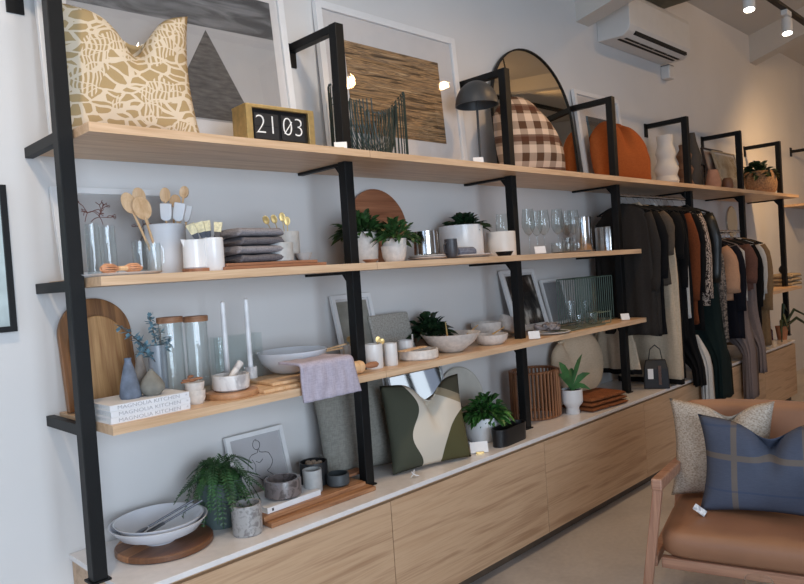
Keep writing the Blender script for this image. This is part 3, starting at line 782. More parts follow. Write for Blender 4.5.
for k, (px, py, dx, lab) in enumerate(((193, 229, -.018, 'pastry brush leaning far left out of the white cup'), (202, 227, -.008, 'pastry brush, second from the left in the white cup'), (209, 226, .0, 'pastry brush upright in the middle of the white cup'), (221, 227, .012, 'pastry brush leaning right out of the white cup'))):
    top = Vector((fx(px, cy, 1.6), cy + .005 * k, fz(py, fx(px, cy, 1.6), cy))); b0 = Vector((cx + dx * .4, cy, Z2 + .012)); d = top - b0; L = d.length + .018; d.normalize()
    n = Vector((-.62, -.78, 0)); n = (n - d * n.dot(d)).normalized(); s_ = d.cross(n)
    mm = Matrix(((s_.x, -n.x, d.x, 0), (s_.y, -n.y, d.y, 0), (s_.z, -n.z, d.z, 0), (0, 0, 0, 1)))
    t = thing('pastry_brush', lab, 'brush', b0, 0, 'pastry brushes in the white cup')
    MB(mm).tube([(0, 0, 0), (0, 0, L - .05)], .004, 8).build('handle', FER, t)
    MB(mm).loft([[(a * w_, b * .005, L + c) for a, b in ((-1, -1), (1, -1), (1, 1), (-1, 1))] for w_, c in ((.007, -.055), (.011, -.035))]).build('ferrule', FER, t)
    MB(mm).loft([[(a * w_, b * .005, L + c) for a, b in ((-1, -1), (1, -1), (1, 1), (-1, 1))] for w_, c in ((.0112, -.035), (.0145, 0))]).build('bristles', BRI, t)
# cutting boards
def slab(name, label, cat, pxl, pxr, y0, y1, zb, th, m_, rz=0, group=None, bev=.003, part='board'):
    yc = (y0 + y1) / 2; xa, xb = fx(pxl, y0, zb), fx(pxr, y0, zb)
    o = MB().box(-(xb - xa) / 2, (xb - xa) / 2, y0 - yc, y1 - yc, 0, th).build(name, m_, bev=bev)
    o.location = ((xa + xb) / 2, yc, zb); o.rotation_euler = (0, 0, rz)
    return tag(o, label, cat, group)
slab('cutting_board', 'long reddish wooden board, lower one under the grey cups', 'cutting board', 225, 327, -.40, -.19, Z2, .012, CHERRY, 0, 'reddish boards on the second shelf')
slab('cutting_board', 'reddish wooden board, upper one directly under the grey cups', 'cutting board', 227, 318, -.385, -.18, Z2 + .0121, .011, CHERRY, 0, 'reddish boards on the second shelf')
# linens
GL1 = fabric('slate_linen', (112, 108, 110), (90, 86, 90), 300); GL2 = fabric('grey_linen', (146, 142, 144), (124, 120, 124), 300)
def folded(name, label, pxl, pxr, y0, y1, zb, th, m_, cat='napkin', group=None, layers=2, seed=0, rz=0):
    xa, xb = fx(pxl, (y0 + y1) / 2, zb), fx(pxr, (y0 + y1) / 2, zb); W = xb - xa; D = y1 - y0
    m = MB(); n = 22; lt = th / layers
    for l in range(layers):
        rings = []
        for i in range(n + 1):
            u = i / n; x = (u - .5) * W; e = min(1, (1 - abs(2 * u - 1) ** 14) + .45)
            wob = noise.noise(Vector((x * 14, l * 3.1 + seed, seed))) * lt * .35
            z0 = l * lt + (wob if l else 0) * .4; z1 = z0 + lt * .98 * e + wob * .3; z1 = min(z1, th); z0 = max(z0, 0)
            ring = []
            for a in range(12):
                th_ = 2 * math.pi * a / 12; c_, s_ = math.cos(th_), math.sin(th_)
                ring.append((x, math.copysign(abs(c_) ** .35, c_) * D / 2 + noise.noise(Vector((x * 9, seed + l, 1))) * .006, (z0 + z1) / 2 + math.copysign(abs(s_) ** .8, s_) * (z1 - z0) / 2))
            rings.append(ring)
        m.loft(rings)
    o = m.build(name, m_, smooth='all'); o.location = ((xa + xb) / 2, (y0 + y1) / 2, zb); o.rotation_euler = (0, 0, rz)
    return tag(o, label, cat, group)
zz = Z2 + .0235
LB = ['lowest of the stack', 'second from the bottom', 'second from the top', 'topmost, palest on its front']
for k in range(4):
    folded('folded_linen', 'folded slate grey linen beside the brush cup, ' + LB[k], 229 - k % 2 * 3, 272 - k * .6, -.38, -.20, zz, .031, (GL1, GL2, GL1, GL2)[k], 'linen', 'grey linens folded in a stack', 1, k)
    zz += .0312
# grey cups, gold spoons, dish
zb = Z2 + .0232
lathe_item('cup', 'low wide pale grey cup at the front, on the reddish boards', 'cup', 267, 293, 243, -.335, zb, CYL, GREYC, .004)
t, R, H = lathe_item('cup', 'taller pale grey cup holding gold spoons', 'cup', 276, 300, 232, -.25, zb, CYL, GREYC, .004)
cx, cy = t.location.x, t.location.y
for px, py, dx, lab in ((266, 220, -.02, 'gold spoon leaning farthest left out of the grey cup'), (274, 219, -.01, 'gold spoon, second from left in the grey cup'), (282, 217, 0, 'gold spoon, third from left in the grey cup'), (287, 221, .01, 'gold spoon at the right of the grey cup')):
    spoon('gold_spoon', lab, px, py, dx * .5, cy - .01, .1, 0, GOLD, GOLD, .0125, .036, .003, zb=zb + .006, cx=cx, cy=cy, sr=.0018, group='gold spoons in the grey cup')
lathe_item('dish', 'tiny pale grey dish at the right end of the reddish boards', 'dish', 294, 312, 253, -.33, zb, [(.6, 0), (1, 1)], GREYC, .003)
# round board leaning
t = thing('round_board', 'large round reddish wooden board leaning on the wall behind the potted plants', 'serving board', (fx(383, -.07, 1.6), -.085, Z2), 0)
Rr = .183; t.rotation_euler = (rad(-8), 0, 0)
m = MB(); m.prism([(Rr * math.cos(2 * math.pi * k / 48), Rr + Rr * math.sin(2 * math.pi * k / 48)) for k in range(48)], 0, .02)
m.build('board', wood('two_tone_acacia', (120, 72, 48), (172, 116, 84), 0, .45, .5), t, bev=.003)
# wooden bird-shaped small spoon rest
t, R, H = lathe_item('wooden_scoop', 'small brown wooden scoop at the shelf edge in front of the left plant pot', 'scoop', 362, 378, 255, -.41, Z2, [(.6, 0), (1, .8), (1, 1)], CHERRY, .003, h=.014)
# plants in white pots
def pot_plant(label, pxl, pxr, pyt, y, zb, fl_pxl, fl_pxr, fl_py, leaf, n, seed, potm, prof=[(.82, 0), (.86, .03), (1, 1)], L=.07, Wd=.028, group=None, droop=.35, bands=False):
    t, R, H = lathe_item('potted_plant', label, 'plant', pxl, pxr, pyt, y, zb, prof, potm, .005, group, part='pot')
    MB().lathe([(0, H * .85), (R * .86, H * .85), (R * .86, H * .9), (0, H * .9)], 20).build('soil', SOIL, t)
    FR = (fl_pxr - fl_pxl) / 2 * mpp(t.location.x, y, zb); FH = fz(fl_py, t.location.x, y) - zb - H
    off = (fx((fl_pxl + fl_pxr) / 2, y, zb + H) - t.location.x) * .6
    mb = leafcluster(int(n * 1.7), FR * .95, max(.03, FH - L * .2), L * .95, Wd * .9, random.Random(seed), (off, 0, H * .9), droop)
    for v_ in mb.b.verts: v_.co.y = max(v_.co.y, -.42 - y if y > -.4 else v_.co.y); v_.co.y = min(v_.co.y, -y - .02)
    mb.build('foliage', leaf, t)
    m = MB(); r2 = random.Random(seed)
    for k in range(7):
        a = r2.uniform(0, 6.28); m.tube([(off * .3, 0, H * .85), (off * .6 + .3 * FR * math.cos(a), .3 * FR * math.sin(a), H * .9 + FH * .4)], .0018, 5)
    m.build('stems', STEM, t); return t
pot_plant('green leafy plant in a white ribbed pot, partly behind the second upright', 345, 380, 233, -.23, Z2, 332, 392, 207, LEAF, 110, 3, OFFW, L=.085, Wd=.03)
lathe_item('bowl', 'white stoneware bowl, lower of two nested at the shelf edge', 'bowl', 381, 407, 246, -.34, Z2, [(.7, 0), (.9, .3), (1, 1)], OFFW, .004)
pot_plant('green leafy plant in a white bowl stacked in another white bowl', 382, 407, 239, -.34, Z2 + .016, 368, 422, 210, LEAF, 80, 6, OFFW, prof=[(.62, 0), (.92, .35), (1, 1)], L=.075, Wd=.028)
# plates
def plates(name, label, cat, pxl, pxr, y, zb, h, m_, group=None): return lathe_item(name, label, cat, pxl, pxr, 0, y, zb, [(.62, 0), (.66, .12), (.98, .75), (1, 1)], m_, .004, group, h=h)
plates('plate', 'white plate under the steel rimmed glass press, lower of two', 'plate', 407, 446, -.33, Z2, .014, OFFW, 'white plates at the second shelf edge')
plates('plate', 'white plate under the steel rimmed glass press, upper of two', 'plate', 408, 445, -.33, Z2 + .0085, .014, OFFW, 'white plates at the second shelf edge')
plates('plate', 'white oval plate under the dark mug and rolled napkin', 'plate', 444, 492, -.31, Z2, .018, OFFW)
# glass press
t = thing('glass_jug', 'glass jug with steel lid and white handle on stacked white plates', 'jug', (fx(426, -.33, 1.56), -.33, Z2 + .0165)); x = t.location.x; R = 12 * mpp(x, -.33, 1.55); H = fz(231, x, -.33) - t.location.z
MB().lathe(vessel([(R * .95, 0), (R, .005), (R * .92, H * .9)], .003), 28).build('bowl', GLASS, t, smooth=True)
MB().lathe([(0, H * .9), (R * .98, H * .9), (R * .98, H * .98), (R * .3, H), (0, H)], 28).build('lid', STEEL, t, smooth=True)
MB().lathe([(R * 1.005, H * .1), (R * 1.03, H * .1), (R * 1.0, H * .9), (R * .97, H * .9)], 28).build('band', STEEL, t, smooth=True)
MB().tube([(R * .95, 0, H * .9), (R * 1.4, 0, H * .85), (R * 1.45, 0, H * .4), (R, 0, H * .2)], .004).build('handle', WHITE, t, smooth=True)
# big plant in white pot
pot_plant('dark green plant in a wide white bowl pot behind the dark mug', 440, 484, 226, -.17, Z2, 438, 497, 207, LEAFD, 130, 12, WHITE, L=.06, Wd=.03, prof=[(.9, 0), (1, .1), (1, 1)])
t, R, H = lathe_item('mug', 'small charcoal mug standing on the white oval plate', 'mug', 444, 458, 239, -.34, Z2 + .0065, [(.7, 0), (1, .3), (.9, 1)], mat('charcoal_glaze', (66, 68, 74), .4), .003)
MB().tube([(-R * .9, 0, H * .8), (-R * 1.5, 0, H * .7), (-R * 1.4, 0, H * .3), (-R * .95, 0, H * .25)], .003).build('handle', MATS['charcoal_glaze'], t)
NAP = fabric('blue_grey_napkin', (128, 134, 150), (98, 104, 122))
m = MB(Matrix.Rotation(rad(90), 4, 'Y')); 
m.lathe([(0, 0), (.02, 0), (.024, .01), (.023, .06), (.024, .115), (.02, .125), (0, .125)], 16)
o = m.build('rolled_napkin', NAP, smooth=True); o.location = (fx(459, -.31, 1.5), -.30, Z2 + .0315); tag(o, 'rolled blue grey napkin on the white oval plate', 'napkin')
lathe_item('crock', 'plain white straight sided crock left of the third upright', 'crock', 487, 516, 232, -.27, Z2, CYL, mat('white_crock', (222, 216, 208), .4, var=.02), .005)
lathe_item('dish', 'small black dish at the shelf edge in front of the white crock', 'dish', 495, 513, 0, -.40, Z2, [(.7, 0), (1, 1)], BLACK, .003, h=.022)
# wine glasses
def wine(px, py, y, lab, first=[None]):
    x = fx(px, y, 1.6); H = fz(py, x, y) - Z2
    if first[0] is None:
        t = thing('wine_glass', lab, 'wine glass', (x, y, Z2), 0, 'clear wine glasses'); h = .23
        MB().lathe([(0, 0), (.034, 0), (.034, .0015), (.006, .006), (0, .006)], 28).build('foot', GLASS, t, smooth=True)
        MB().lathe([(0, .0061), (.0045, .0061), (.0035, .05), (.0045, .098), (0, .098)], 12).build('stem', GLASS, t, smooth=True)
        MB().lathe(vessel([(.004, .0985), (.022, .112), (.036, .14), (.038, .165), (.029, h)], .0012), 28).build('bowl', GLASS, t, smooth=True)
        first[0] = t
    else: t = dup(first[0], (x, y, Z2), 0, lab)
    t.scale = (1, 1, H / .23); return t
for a in ((503, 214, -.10, 'wine glass behind the white crock, left of the third upright'), (529, 209, -.24, 'first wine glass right of the third upright, standing forward'), (537, 211, -.10, 'wine glass at the back just right of the third upright'),
          (544, 210, -.22, 'second forward wine glass right of the third upright'), (558, 209, -.22, 'wine glass in the middle of the right row, behind the price card'), (567, 211, -.08, 'wine glass at the back, left of the tall steel cooler'), (574, 210, -.24, 'wine glass just left of the tall steel cooler')): wine(*a)
price_card(541, 250, -.40, Z2, 'white price card at the shelf edge in front of the wine glasses', .06, .045, False)
for a in ((551, 566, 243, -.33, 'low clear glass bowl left behind the white round plate'), (562, 573, 238, -.30, 'clear tumbler between the low bowls, below the wine glasses'), (570, 584, 243, -.34, 'low clear glass bowl in front of the tall steel cooler')): tumbler(*a[:4], Z2 + .0065, a[4])
t, R, H = lathe_item('steel_cooler', 'tall polished steel wine cooler behind the glasses', 'wine cooler', 576, 592, 217, -.20, Z2, CYL, STEEL, .003)
t, R, H = lathe_item('steel_pot', 'polished steel pot at the right end of the second shelf', 'pot', 596, 622, 227, -.20, Z2, CYL, STEEL, .003)
lathe_item('plate', 'thin white round plate under the low glass bowls', 'plate', 550, 594, 0, -.32, Z2, [(.7, 0), (1, 1)], WHITE, .0035, h=.009)

# ------------------------------------------------------------------ THIRD SHELF
def archboard(label, x0, W, H, yb, yt, m_, th=.02, rim=False):
    t = thing('arched_board', label, 'cutting board', (x0, yb, Z3 + .0008 + th * math.sin(math.atan2(yt - yb, H))), 0, 'arched oak boards leaning on the wall'); t.rotation_euler = (-math.atan2(yt - yb, H), 0, 0)
    o_ = arch(W, H, 0); o_ = [o_[0]] + o_[1:]
    MB().prism(o_, 0, th).build('board', m_, t, bev=.004)
    return t
archboard('large dark oak arched board leaning on the wall behind the first upright', .814, .245, .375, -.085, -.03, wood('dark_oak_board', (104, 68, 38), (150, 104, 62), 2, .45))
archboard('smaller golden oak arched board in front of the large dark arched board', .838, .178, .315, -.125, -.08, OAKB)
# books
BK = mat('white_book_cover', (224, 224, 226), .45, var=.01); PG = mat('book_pages', (226, 224, 220), .8, var=.03, scale=120); LET = mat('grey_lettering', (168, 166, 170), .6)
xb0 = fx(110.5, -.415, Z3 + .03); BW, BD, BH = .258, .19, .0185
NB = ['lowest of the three stacked', 'middle of the three stacked', 'topmost of the three stacked, under the stone vases']
for k in range(3):
    t = thing('book', 'white kitchen cookbook, ' + NB[k], 'book', (xb0 + .002 * (k % 2), -.415 + .001 * k, Z3 + k * (BH + .0002)), rad(1.5), 'white cookbooks')
    m = MB(); m.box(0, BW, 0, BD, 0, .0022); m.box(0, BW, 0, BD, BH - .0022, BH); m.box(0, BW, 0, .0022, .0022, BH - .0022); m.build('cover', BK, t, bev=.0006)
    MB().box(.003, BW - .003, .0023, BD - .004, .0023, BH - .0023).build('pages', PG, t)
    text('MAGNOLIA KITCHEN', .0155, LET, t, (BW * .48, -.0004, BH / 2), name='spine_lettering', ext=.0002, sx=1.35)
    text('M', .008, LET, t, (BW * .96, -.0004, BH / 2), name='publisher_mark', ext=.0002)
ZB = Z3 + 3 * (BH + .0002)
lathe_item('stone_vase', 'blue grey cone shaped stone vase on the cookbooks', 'vase', 119, 140, 358, -.33, ZB, [(.9, 0), (1, .06), (.85, .35), (.5, .75), (.3, .92), (.34, 1)], mat('blue_grey_stone', (100, 110, 126), .75, var=.15, scale=30), .004)
lathe_item('stone_vase', 'slim taupe stone vase standing behind on the cookbooks', 'vase', 133, 149, 354, -.27, ZB, [(.85, 0), (1, .2), (.7, .6), (.45, .85), (.5, 1)], mat('taupe_stone', (136, 124, 114), .75, var=.1, scale=30), .004)
lathe_item('stone_vase', 'squat grey pebble shaped stone vase at the front right of the cookbooks', 'vase', 139, 164, 369, -.345, ZB, [(.6, 0), (.95, .2), (1, .36), (.75, .6), (.4, .82), (.16, .95), (.2, 1)], mat('grey_green_stone', (122, 120, 112), .75, var=.1, scale=30), .004)
# grey vase with eucalyptus
t, R, H = lathe_item('vase_with_branch', 'grey cylindrical vase holding a blue green leafy branch', 'vase', 151, 169, 345, -.20, Z3, CYL, mat('silver_grey_ceramic', (150, 156, 164), .3, var=.02), .003)
vx, vy = t.location.x, t.location.y
BLF = mat('dusty_blue_leaf', (112, 146, 160), .6, var=.2, scale=40); r_ = random.Random(9)
m = MB(); lf = MB()
for tgt in ((118, 325, -.28), (133, 338, -.26), (150, 316, -.2), (170, 338, -.22), (138, 352, -.3), (160, 330, -.15)):
    px, py, yy = tgt; x = fx(px, yy, 1.3); z = fz(py, x, yy); p0 = Vector((0, 0, H * .6)); p2 = Vector((x - vx, yy - vy, z - Z3)); p1 = (p0 + p2) / 2 + Vector((.01, 0, .03))
    pts = [p0 * (1 - u) ** 2 + p1 * 2 * u * (1 - u) + p2 * u * u for u in [i / 8 for i in range(9)]]; m.tube(pts, .0016, 5)
    for i in range(34):
        u = r_.uniform(.4, 1.05); k = min(7, int(u * 8)); c = pts[k].lerp(pts[k + 1], min(1, u * 8 - k)) if k < 8 else pts[-1]
        a, e = r_.uniform(0, 6.28), r_.uniform(-.8, 1); d = Vector((math.cos(a) * math.cos(e), math.sin(a) * math.cos(e), math.sin(e))); s_ = d.cross(Vector((.3, .2, 1))).normalized()
        L = r_.uniform(.016, .030); w_ = .007
        q = [lf.v(c), lf.v(c + d * L * .5 + s_ * w_), lf.v(c + d * L), lf.v(c + d * L * .5 - s_ * w_)]; lf.f(q)
m.build('stems', mat('brown_stem', (96, 90, 82), .7), t); lf.build('leaves', BLF, t)
# glass jars with cork lids
def jar(pxl, pxr, pyt, y, lab):
    x = fx((pxl + pxr) / 2, y, 1.2); R = (pxr - pxl) / 2 * mpp(x, y, 1.2); H = fz(pyt, x, y) - Z3
    t = thing('storage_jar', lab, 'jar', (x, y, Z3), 0, 'tall glass jars with wooden lids')
    MB().lathe(vessel([(R * .9, 0), (R * .93, .004), (R * .93, H - .02)], .003), 32).build('jar', GLASS, t, smooth=True)
    MB().lathe([(0, H - .0195), (R, H - .0195), (R * 1.02, H - .016), (R * 1.02, H - .003), (R, H), (0, H)], 32).build('lid', wood('cork_oak_lid', (140, 96, 66), (180, 134, 100), 0, .6), t, smooth=True)
    return t
jar(160, 185, 317, -.24, 'tall glass jar with wooden lid, left of the two'); jar(186, 210, 316, -.22, 'tall glass jar with wooden lid, right of the two')
tumbler(216, 229, 338, -.12, Z3, 'faint clear glass behind the left white candle')
# stacked white bowls and wooden spoons
lathe_item('bowl', 'small white bowl, lower of the stacked pair beside the cookbooks', 'bowl', 186, 205, 390, -.34, Z3, [(.7, 0), (.95, .4), (1, 1)], OFFW, .003)
lathe_item('bowl', 'small white bowl, upper of the stacked pair beside the cookbooks', 'bowl', 184, 204, 382, -.34, Z3 + .032, [(.62, 0), (.9, .4), (1, 1)], OFFW, .003)
for k, (px, py, rz) in enumerate(((189, 380, .3), (193, 378, -.2), (190, 376, .9))):
    t = thing('wooden_scoop', 'little wooden scoop on the stacked white bowls, ' + ('nearest the cookbooks', 'pointing right', 'topmost of the pile')[k], 'scoop', (fx(px, -.34, 1.13), -.34, fz(py, fx(px, -.34, 1.13), -.34) - .004), rz, 'little wooden scoops on the white bowls')
    MB().tube([(-.035, 0, 0), (.0, 0, 0)], .003, 6).build('handle', CHERRY, t)
    m = MB(); m.sphere((.016, 0, 0), .018, 1, .6, .28); m.build('scoop_bowl', CHERRY, t, smooth=True)
# mortar set
lathe_item('round_board', 'thick round wooden board under the white marble mortar', 'serving board', 203, 257, 0, -.32, Z3, [(.98, 0), (1, .2), (1, .8), (.98, 1)], wood('mortar_board', (150, 104, 66), (190, 142, 102), 0, .5), open_=False, h=.02)
t, R, H = lathe_item('mortar', 'white marble mortar on a round wooden board', 'mortar', 212, 249, 374, -.32, Z3 + .0202, [(.8, 0), (.95, .12), (1, .5), (1, 1)], MARBLEW, .01)
o = MB().tube([(-.012, -.0, .022), (.015, .005, .055), (.05, .01, .09)], [.014, .011, .013], 12).build('pestle', MARBLEW, smooth=True); o.location = t.location; tag(o, 'white marble pestle leaning in the marble mortar', 'pestle')
for k, (pa, pb, py, y, lab) in enumerate(((223, 228.5, 301, -.19, 'tall white candle, left one in a marble holder'), (246, 252, 298, -.17, 'tall white candle, right one in a marble holder'))):
    x = fx((pa + pb) / 2, y, 1.2); H = fz(py, x, y) - Z3
    ho, RR, HH = lathe_item('candle_holder', ('left', 'right')[k] + ' white marble candle holder behind the marble mortar', 'candle holder', pa - 6, pb + 6, 372, y, Z3, [(1, 0), (1, .25), (.7, .3), (.7, 1)], MARBLEW, .004, 'marble candle holders', h=.07)
    ho.location.x = x
    t = thing('candle', lab, 'candle', (x, y, Z3 + .006), 0, 'tall white candles')
    MB().lathe([(0, 0), (.0105, 0), (.009, H - .012), (.004, H - .007), (0, H - .006)], 16).build('wax', mat('white_wax', (236, 236, 238), .4), t, smooth=True)
    MB().tube([(0, 0, H - .007), (0, 0, H)], .0008).build('wick', CARD, t)
t = thing('glass_vase', 'clear square glass block vase behind the white candles', 'vase', (fx(236, -.07, 1.2), -.075, Z3))
m = MB(); W = .2; m.box(-W / 2, W / 2, -.03, -.026, 0, .19); m.box(-W / 2, W / 2, .026, .03, 0, .19); m.box(-W / 2, -W / 2 + .004, -.026, .026, 0, .19); m.box(W / 2 - .004, W / 2, -.026, .026, 0, .19); m.box(-W / 2 + .004, W / 2 - .004, -.026, .026, 0, .006)
m.build('body', GLASS, t)
# boards + big bowl
slab('cutting_board', 'pale wooden board, lower one under the large white bowl', 'cutting board', 263, 318, -.41, -.20, Z3, .013, BEECH, rad(2), 'pale boards under the large bowl')
slab('cutting_board', 'pale wooden board, upper one under the large white bowl', 'cutting board', 275, 322, -.38, -.17, Z3 + .0135, .012, BEECH, rad(-3), 'pale boards under the large bowl')
t, R, H = lathe_item('bowl', 'large white shallow bowl behind the hanging lilac towel', 'bowl', 257, 328, 350, -.20, Z3 + .026, [(.5, 0), (.6, .08), (.9, .55), (1, 1)], mat('cool_white_glaze', (218, 222, 228), .2, var=.01), .005)
bx0 = t.location.copy()
for k, (px, py, lab) in enumerate(((336, 344, 'thin wooden spoon handle sticking out of the large bowl, upper'), (332, 348, 'thin wooden spoon handle sticking out of the large bowl, lower'))):
    e = Vector((fx(px + 8, -.24, 1.3), -.24, 0)); e.z = fz(py, e.x, -.24)
    s0 = bx0 + Vector((.02 + .02 * k, -.01 * k, .055 + .004 * k))
    o = MB().tube([(0, 0, 0), e - s0], .004, 8).build('wooden_stick', BEECH); o.location = s0; tag(o, lab, 'utensil', 'wooden handles in the large bowl')
# towel over the edge
TOW = fabric('lilac_linen', (186, 178, 190), (168, 160, 174), 260)
xa, xb = fx(303, -.44, Z3 + .03), fx(350, -.44, Z3 + .03); W = xb - xa
m = MB(); nu, nv = 26, 34; zt0 = .104
def tw(u, v):   # u across, v from the back of the fold over the edge and down
    x = (u - .5) * W * (1.05 + .15 * v); s_ = v * .265
    if s_ < .10: y = -.34 - s_; z = zt0 - .0 * s_
    elif s_ < .14: a = (s_ - .10) / .04 * math.pi / 2; y = -.44 - .02 * math.sin(a); z = zt0 - .02 * (1 - math.cos(a))
    else: y = -.46; z = zt0 - .02 - (s_ - .14)
    ww = .006 * math.sin(u * 17 + v * 3) * v + .006 * noise.noise(Vector((u * 4, v * 3, 0)))
    return Vector((x + .035 * (v - .5), y - abs(ww) , z + (.006 * noise.noise(Vector((u * 5, v * 2, 5))) if s_ < .10 else 0)))
G = [[m.v(tw(i / nu, j / nv)) for i in range(nu + 1)] for j in range(nv + 1)]
for j in range(nv):
    for i in range(nu): m.f([G[j][i], G[j][i + 1], G[j + 1][i + 1], G[j + 1][i]])
o = m.build('tea_towel', TOW, smooth='all'); md = o.modifiers.new('thick', 'SOLIDIFY'); md.thickness = .009; md.offset = -1
o.location = ((xa + xb) / 2 - .01, 0, Z3 - .012); tag(o, 'folded lilac grey towel hanging over the edge of the third shelf', 'towel')
# rolling pin
xr = fx(347, -.36, Z3 + .02)
t = thing('rolling_pin', 'pale wooden rolling pin lying beside the lilac towel', 'rolling pin', (xr, -.385, Z3 + .0265), rad(-6))
mm = Matrix.Rotation(rad(90), 4, 'Y')
MB(mm).lathe([(0, -.06), (.02, -.06), (.025, -.055), (.026, .045), (.022, .055), (.012, .06), (0, .06)], 24).build('roller', BEECH, t, smooth=True)
MB(mm).lathe([(0, .0605), (.008, .0605), (.007, .07), (.013, .10), (.012, .125), (.005, .135), (0, .135)], 20).build('handle', CHERRY, t, smooth=True)
# white frame with reflective front
MIR2 = mat('silver_mirror', (210, 208, 200), .03, 1.0, var=0)
xa, xb = fx(334, -.05, 1.2), fx(375, -.05, 1.2)
t = leaned('photo_frame', 'small white frame with glass on the third shelf, behind the second upright', xa + .01, xb + .0, Z3, .31, -.10, -.03, .02, .018, .04, (mat('grey_green_photo', (150, 148, 138), .5, var=.1, scale=14), (.03, .03, .03, .03)))
WC = mat('white_satin_ceramic', (224, 222, 220), .35, var=.01)
t, R, H = lathe_item('cup', 'white ceramic cup just right of the second upright on the third shelf', 'cup', 364, 383, 344, -.335, Z3, CYL, WC, .004)
c1 = t.location.copy()
lathe_item('cup', 'white ceramic cup, slim one standing right of the first on the third shelf', 'cup', 384, 397.5, 343, -.345, Z3, CYL, WC, .004)
t, R, H = lathe_item('cup', 'white ceramic cup behind the speckled tray', 'cup', 398, 413, 340, -.25, Z3, CYL, WC, .004)
t, R, H = lathe_item('cup', 'white ceramic cup left behind the second upright, holding gold cutlery', 'cup', 345, 362, 345, -.20, Z3, CYL, WC, .004)
c0 = t.location.copy()
for k, (px, py, cc, lab) in enumerate(((349, 338, c0, 'gold spoon left of the second upright in the hidden cup'), (355, 337, c0, 'gold spoon close to the second upright in the hidden cup'), (378, 338, c1, 'gold spoon in the white cup, left one'), (382, 340, c1, 'gold spoon in the white cup, right one'))):
    spoon('gold_spoon', lab, px, py, 0, cc.y, .1, 0, GOLD, GOLD, .011, .026, .004, zb=Z3 + .006, cx=cc.x, cy=cc.y, sr=.0018, group='gold spoons on the third shelf')
# grey board leaning
xa, xb = fx(369, -.06, 1.2), fx(408, -.06, 1.2)
t = thing('marble_board', 'grey speckled rectangular board leaning on the wall behind the white cups', 'serving board', (xa, -.11, Z3 + .005)); t.rotation_euler = (rad(-14), 0, 0)
MB().box(0, xb - xa, 0, .015, 0, .2).build('board', mat('speckled_terrazzo', (160, 156, 148), .5, var=.14, scale=120), t, bev=.01)
t, R, H = lathe_item('serving_tray', 'wide low speckled round tray in front on the third shelf', 'tray', 398, 438, 349, -.315, Z3, [(.92, 0), (1, .15), (1, .92), (.98, 1)], OFFW, .006)
slab('butter_knife_board', 'small wooden paddle lying across the speckled tray', 'paddle', 402, 430, -.33, -.29, Z3 + H + .0005, .006, BEECH, rad(10))
t = thing('gold_knife', 'small gold handled knife standing behind the speckled tray', 'knife', (fx(414, -.21, 1.12), -.20, Z3)); MB().box(-.004, .004, -.002, .002, 0, .10).build('handle', OFFW, t, bev=.001)
pot_plant('bushy dark green plant on the third shelf behind the large bowl', 412, 446, 336, -.13, Z3, 402, 460, 305, LEAFD, 150, 21, mat('brown_pot', (120, 92, 70), .6), L=.075, Wd=.034)
# bowls
BWL = [(.34, 0), (.4, .06), (.78, .5), (1, 1)]
BWL2 = [(.6, 0), (.66, .05), (.92, .45), (1, 1)]
bw = []
for a in ((421, 481, 333, -.30, 'widest speckled white bowl on the third shelf, flaring outward', BWL, Z3), (473, 508, 334, -.31, 'speckled white bowl right of the widest bowl', BWL2, Z3), (471, 502, 322, -.14, 'speckled white bowl at the back between the two front bowls', BWL2, Z3 + .0),
          ):
    bw.append(lathe_item('bowl', a[4], 'bowl', a[0], a[1], a[2], a[3], a[6], a[5], OFFW, .005, 'speckled stoneware bowls'))
lathe_item('bowl', 'speckled white bowl under the back bowl, mostly hidden', 'bowl', 474, 500, 332, -.14, Z3, BWL2, OFFW, .005, 'speckled stoneware bowls', h=.03)
t, R, H = lathe_item('bowl', 'speckled white bowl tipped on its side next to the third upright', 'bowl', 494, 522, 321, -.19, Z3, BWL2, OFFW, .005, 'speckled stoneware bowls', h=.07)
t.rotation_euler = (0, rad(32), rad(-20)); t.location.z += R * .62 * math.sin(rad(32)) + .001
for k, (a, b) in enumerate((((446, 322), (447, 336)), ((478, 325), (466, 335)), ((504, 327), (492, 334)))):
    yy = (-.30, -.30, -.31)[k]; p = Vector((fx(a[0], yy, 1.15), yy, 0)); p.z = fz(a[1], p.x, yy); q = Vector((fx(b[0], yy, 1.15), yy, 0)); q.z = fz(b[1], q.x, yy)
    o = MB().tube([(0, 0, 0), p - q], [.004, .0022], 8).build('dessert_spoon', GOLD); o.location = q; tag(o, 'gold handle ' + ('upright in the widest bowl', 'leaning right in the widest bowl', 'leaning right in the second bowl')[k], 'cutlery', 'gold handles in the bowls')
# frames at right
s = NT('black_white_photo'); BWP = s.fin(.5, 0, s.ramp(s.noise(s.coords((2, 1, 1)), 6, 3), [(.5, (22, 22, 24)), (.6, (90, 84, 78)), (.68, (206, 200, 190))]))
leaned('picture_frame', 'white frame with a black and white photograph behind the third upright on the third shelf', fx(508, -.08, 1.3), fx(541, -.08, 1.3), Z3, .37, -.13, -.03, .02, .02, .04, (BWP, (.045, .03, .035, .035)))
leaned('picture_frame', 'slim white frame with a plain grey sheet, right of the black and white photograph', fx(545, -.06, 1.3), fx(566, -.06, 1.3), Z3, .29, -.10, -.03, .014, .018, .04, (mat('grey_sheet', (150, 150, 152), .6, var=.03), (.02, .02, .02, .02)))
plates('plate', 'round white plate under the grey knotted napkins on the third shelf', 'plate', 527, 570, -.33, Z3, .012, WHITE)
m = MB(); rr = random.Random(3)
for k in range(5):
    c = Vector((rr.uniform(-.05, .05), rr.uniform(-.03, .03), .012)); pts = []
    for j in range(7): pts.append(c + Vector((rr.uniform(-.05, .05), rr.uniform(-.03, .03), rr.uniform(0, .035))))
    m.tube(pts, .010, 8)
